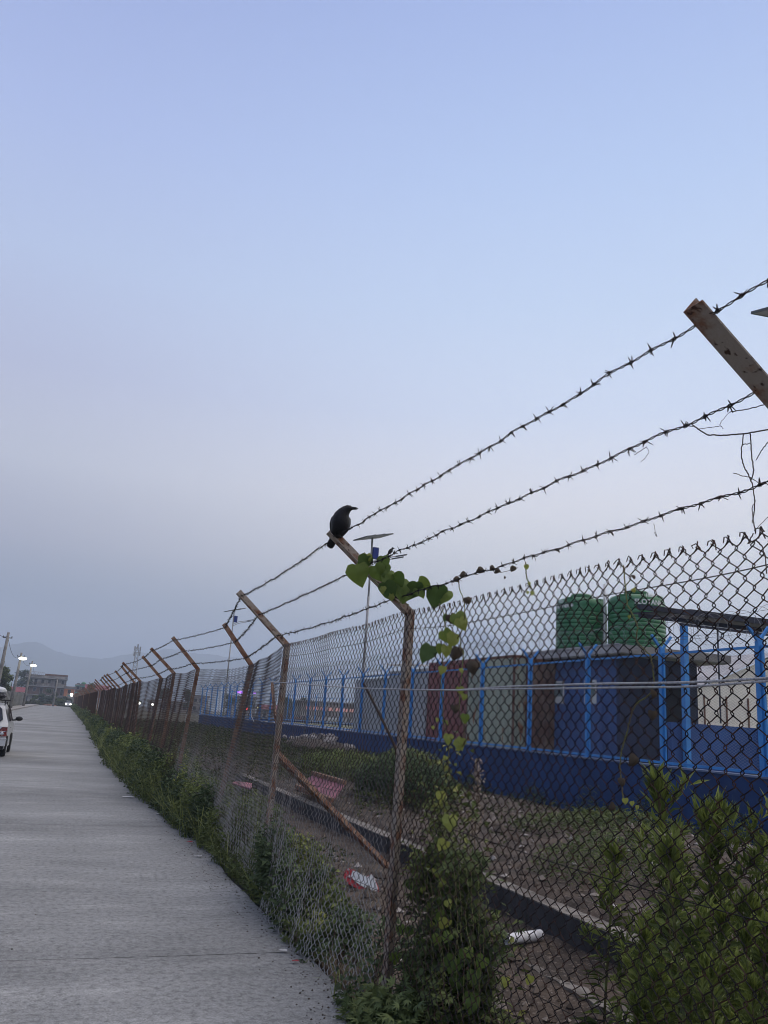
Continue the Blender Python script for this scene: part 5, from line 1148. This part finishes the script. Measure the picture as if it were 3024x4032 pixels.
light('bright white lamp above the parked car', at_y(282,2736,225), .38, (1,.98,.9), 6)
bb = MB(); c = at_y(957,2727,225); bb.box((-1.9,-.1,-.22),(1.2,.1,.28)); bb.box((2.6,-.1,-.15),(3.4,.1,.25)); o = bb.build('glowing_sign', emit('violet_sign_glow', (.50,.16,1.0), 3.2)); o.location = c; tag(o, 'violet glowing sign seen through the mesh near the second post', 'sign')
bb = MB(); bb.box((-.1,.1,-4),(.1,.3,0)); bb.build('sign_post', M['pole_steel'], o)
bb = MB(); c = at_y(1305,2793,160)
for k in range(7): bb.box((-5.2+k*1.5,-.1,-.3),(-4.2+k*1.5,.1,.3))
o = bb.build('lit_shop_front', emit('warm_shop_glow', (.8,.40,.32), .16)); o.location = c; tag(o, 'dim reddish lit shop front across the compound lawn', 'shop front')
bb = MB(); bb.box((-6.2,.1,-1.6),(6.2,5,1.2)); bb.build('shop_wall', M['plaster'], o); bb = MB(); bb.box((-6.6,-.6,1.21),(6.6,5.2,1.4)); bb.build('shop_roof', M['slab'], o)

# ------------------------------------------------------------------ cars
def hatchback(label, lights_on=False):
    t = thing('hatchback_car', label, 'car', (0,0,0))
    # origin at the middle of the rear axle line on the ground, nose towards +y, rear face at y = 0
    W = .70; Ln = 3.35
    prof = [(.02,.30),(.0,.55),(.03,.80),(.12,.90),(.34,1.30),(.50,1.36),(1.2,1.41),(1.75,1.38),(2.35,.98),(2.5,.93),(3.15,.82),(3.33,.62),(3.35,.35),(3.30,.22),(.10,.22)]
    prof = np.array(prof); n = len(prof); cx = 1.6
    secs = []
    for u in (-1,-.93,-.75,0,.75,.93,1):
        k = abs(u); P = prof.copy()
        tuck = np.interp(P[:,1],[.2,.85,1.4],[.02,0,.20]); x = u*(W-tuck*k)
        inset = .05*k**4; P2 = P.copy(); P2[:,0] = P[:,0]+np.where(P[:,0]<1.6,1,-1)*inset; P2[:,1] = P[:,1]-.03*k**4*(P[:,1]>1.2)
        secs.append(np.stack([x*np.ones(n), P2[:,0], P2[:,1]],-1))
    V = np.array(secs); bb = MB(); bb.grid(V, closed=True)
    for i_, rev in ((0,False),(6,True)):
        s_ = V[i_]; c = s_.mean(0); i = np.arange(n); j = (i+1)%n; f = np.stack([0*i+n, i, j],1) if not rev else np.stack([0*i+n, j, i],1); bb.add(np.concatenate([s_,[c]]), Ft=f)
    bb.build('body', M['car_white'], t, smooth=False)
    def rearz(z): return np.interp(z,[.8,.9,1.3,1.36],[.03,.12,.34,.50])
    def rearpatch(name, pts, m, off=.012, parent=t):
        P = [np.array([x, rearz(z)-off, z]) for x,z in pts]; n_ = len(P); c = np.mean(P,0); q = MB(); i = np.arange(n_); j = (i+1)%n_
        q.add(np.concatenate([P,np.array(P)+[0,.03,0],[c]]), Fq=np.stack([i,n_+i,n_+j,j],1), Ft=np.stack([0*i+2*n_,i,j],1)); return q.build(name, m, parent)
    rw = rearpatch('rear_window', [(-.48,.92),(.48,.92),(.54,.98),(.47,1.25),(.41,1.30),(-.41,1.30),(-.47,1.25),(-.54,.98)], M['car_glass'])
    a = np.linspace(0,2*pi,25); ring = MB(); ring.tube(np.stack([.33+.09*np.cos(a), np.interp(1.06+.05*np.sin(a),[.9,1.3],[.12,.34])-.022, 1.06+.05*np.sin(a)],-1), .008, 4, cap=False); ring.build('window_sticker', M['white_frame'], rw)
    for s_ in (-1,1):
        tlm = MB(); tlm.add([[s_*.66,-.015,.55],[s_*.44,-.02,.55],[s_*.44,-.02,.66],[s_*.56,-.01,.80],[s_*.665,-.005,.80],[s_*.69,.10,.80],[s_*.705,.10,.55]], [[0,1,2,3],[0,3,4,4],[0,4,5,6]]) if False else tlm.add([[s_*.66,-.018,.55],[s_*.44,-.022,.55],[s_*.44,-.022,.64],[s_*.56,-.012,.79],[s_*.66,-.008,.79],[s_*.70,.10,.79],[s_*.706,.10,.55]], Ft=[[0,1,2],[0,2,3],[0,3,4],[0,4,5],[0,5,6]])
        tg = tlm.build('tail_light', M['red_lens'], t)
        q = MB(); q.tube([(s_*.44,-.03,.55),(s_*.44,-.03,.64),(s_*.56,-.02,.79),(s_*.66,-.018,.79)], .008, 4); q.tube([(s_*.46,-.03,.67),(s_*.56,-.03,.68),(s_*.66,-.025,.67)], .008, 4); q.ellipsoid((s_*.58,-.02,.615),(.05,.012,.045),12,8); q.build('light_trim', M['chrome'], tg)
        q = MB(); q.box((s_*.70-.004,.55,.95),(s_*.70+.004,1.2,.955)); 
        side = MB(); xs_ = s_*.60
        side.add([[s_*.665,.62,.93],[s_*.665,1.42,.93],[s_*.575,1.42,1.27],[s_*.575,.72,1.27]], [[0,1,2,3]]); side.add([[s_*.667,1.50,.93],[s_*.667,2.25,.93],[s_*.578,1.85,1.27],[s_*.577,1.50,1.27]], [[0,1,2,3]]); 
        side.v = [v+np.array([s_*.02,0,0]) for v in side.v]; side.build('side_window', M['car_glass'], t)
        q = MB(); q.ellipsoid((s_*.86,1.98,.98),(.10,.05,.065),12,8); q.beam((s_*.68,2.0,.93),(s_*.82,1.98,.95),.04,.04); q.build('wing_mirror', M['black_plastic'], t, smooth=True)
        q = MB(); q.box((s_*.715-.008,1.05,.74),(s_*.715+.008,1.2,.77)); q.build('door_handle', M['chrome'], t)
        for wy in (.55,2.72):
            w_ = MB(); rot = np.array([[0,0,1],[0,1,0],[-1,0,0]]); pr = [(.0,-.07),(.20,-.08),(.265,-.07),(.28,-.03),(.28,.03),(.265,.07),(.20,.08),(0,.07)]; w_.lathe(pr,24); w_.v=[v@rot.T+np.array([s_*.64,wy,.28]) for v in w_.v]; wo_ = w_.build('wheel', M['rubber'], t)
            w_ = MB(); w_.lathe([(0,s_*.085),(.15,s_*.09),(.18,s_*.082)],20); w_.v=[v@rot.T+np.array([s_*.64,wy,.28]) for v in w_.v]; w_.build('rim', M['chrome'], wo_)
        q = MB(); q.box((s_*.70-.01,.25,.22),(s_*.70+.02,.84,.60)); 
        hl = MB(); hl.ellipsoid((s_*.50,3.30,.66),(.15,.06,.10),12,8); hl.build('headlight', emit('headlight_on', (1,.96,.75), 14) if lights_on else M['chrome'], t, smooth=True)
    q = MB(); q.box((-.70,-.06,.30),(.70,.10,.50)); q.build('rear_bumper', M['car_white'], t)
    q = MB(); q.box((-.71,-.065,.46),(.71,-.062+.16,.485)); q.build('bumper_strip', M['chrome'], t)
    q = MB(); q.box((-.66,.02,.20),(.66,.20,.30)); q.build('bumper_underside', M['black_plastic'], t)
    q = MB(); q.box((-.70,3.25,.30),(.70,3.40,.48)); q.build('front_bumper', M['car_white'], t)
    q = MB(); q.add([[-.56,1.80,1.345],[.56,1.80,1.345],[.64,2.33,1.01],[-.64,2.33,1.01]], [[0,3,2,1]]); q.build('windscreen', M['car_glass'], t)
    q = MB()
    for x in (-.50,.50): q.tube([(x,.55,1.42),(x,1.7,1.45)], .018, 6); 
    for y in (.65,1.1,1.55): q.tube([(-.58,y,1.48),(.58,y,1.48)], .018, 6)
    for x in (-.50,.50):
        for y in (.65,1.55): q.tube([(x,y,1.34),(x,y,1.48)], .015, 5)
    q.build('roof_rack', M['black_plastic'], t)
    return t
car = hatchback('white hatchback with a loaded roof rack driving away at the left edge')
car.location = (-2.02,25.0,0)
lg = MB(); lg.ellipsoid((-2.0,25.9,1.60),(.46,.5,.15),14,8,noise=.12); tag(lg.build('roof_bundle', M['luggage']), 'dark cloth bundle tied on the roof rack of the white car', 'luggage')
lg = MB(); lg.ellipsoid((-1.74,25.8,1.74),(.20,.3,.10),12,8,noise=.12); tag(lg.build('white_bundle', M['white_plastic']), 'white bundle on top of the luggage of the white car', 'luggage')
car2 = hatchback('oncoming white car with dazzling headlights at the far end of the road', True)
car2.location = (.9,213,0); car2.rotation_euler = (0,0,pi)
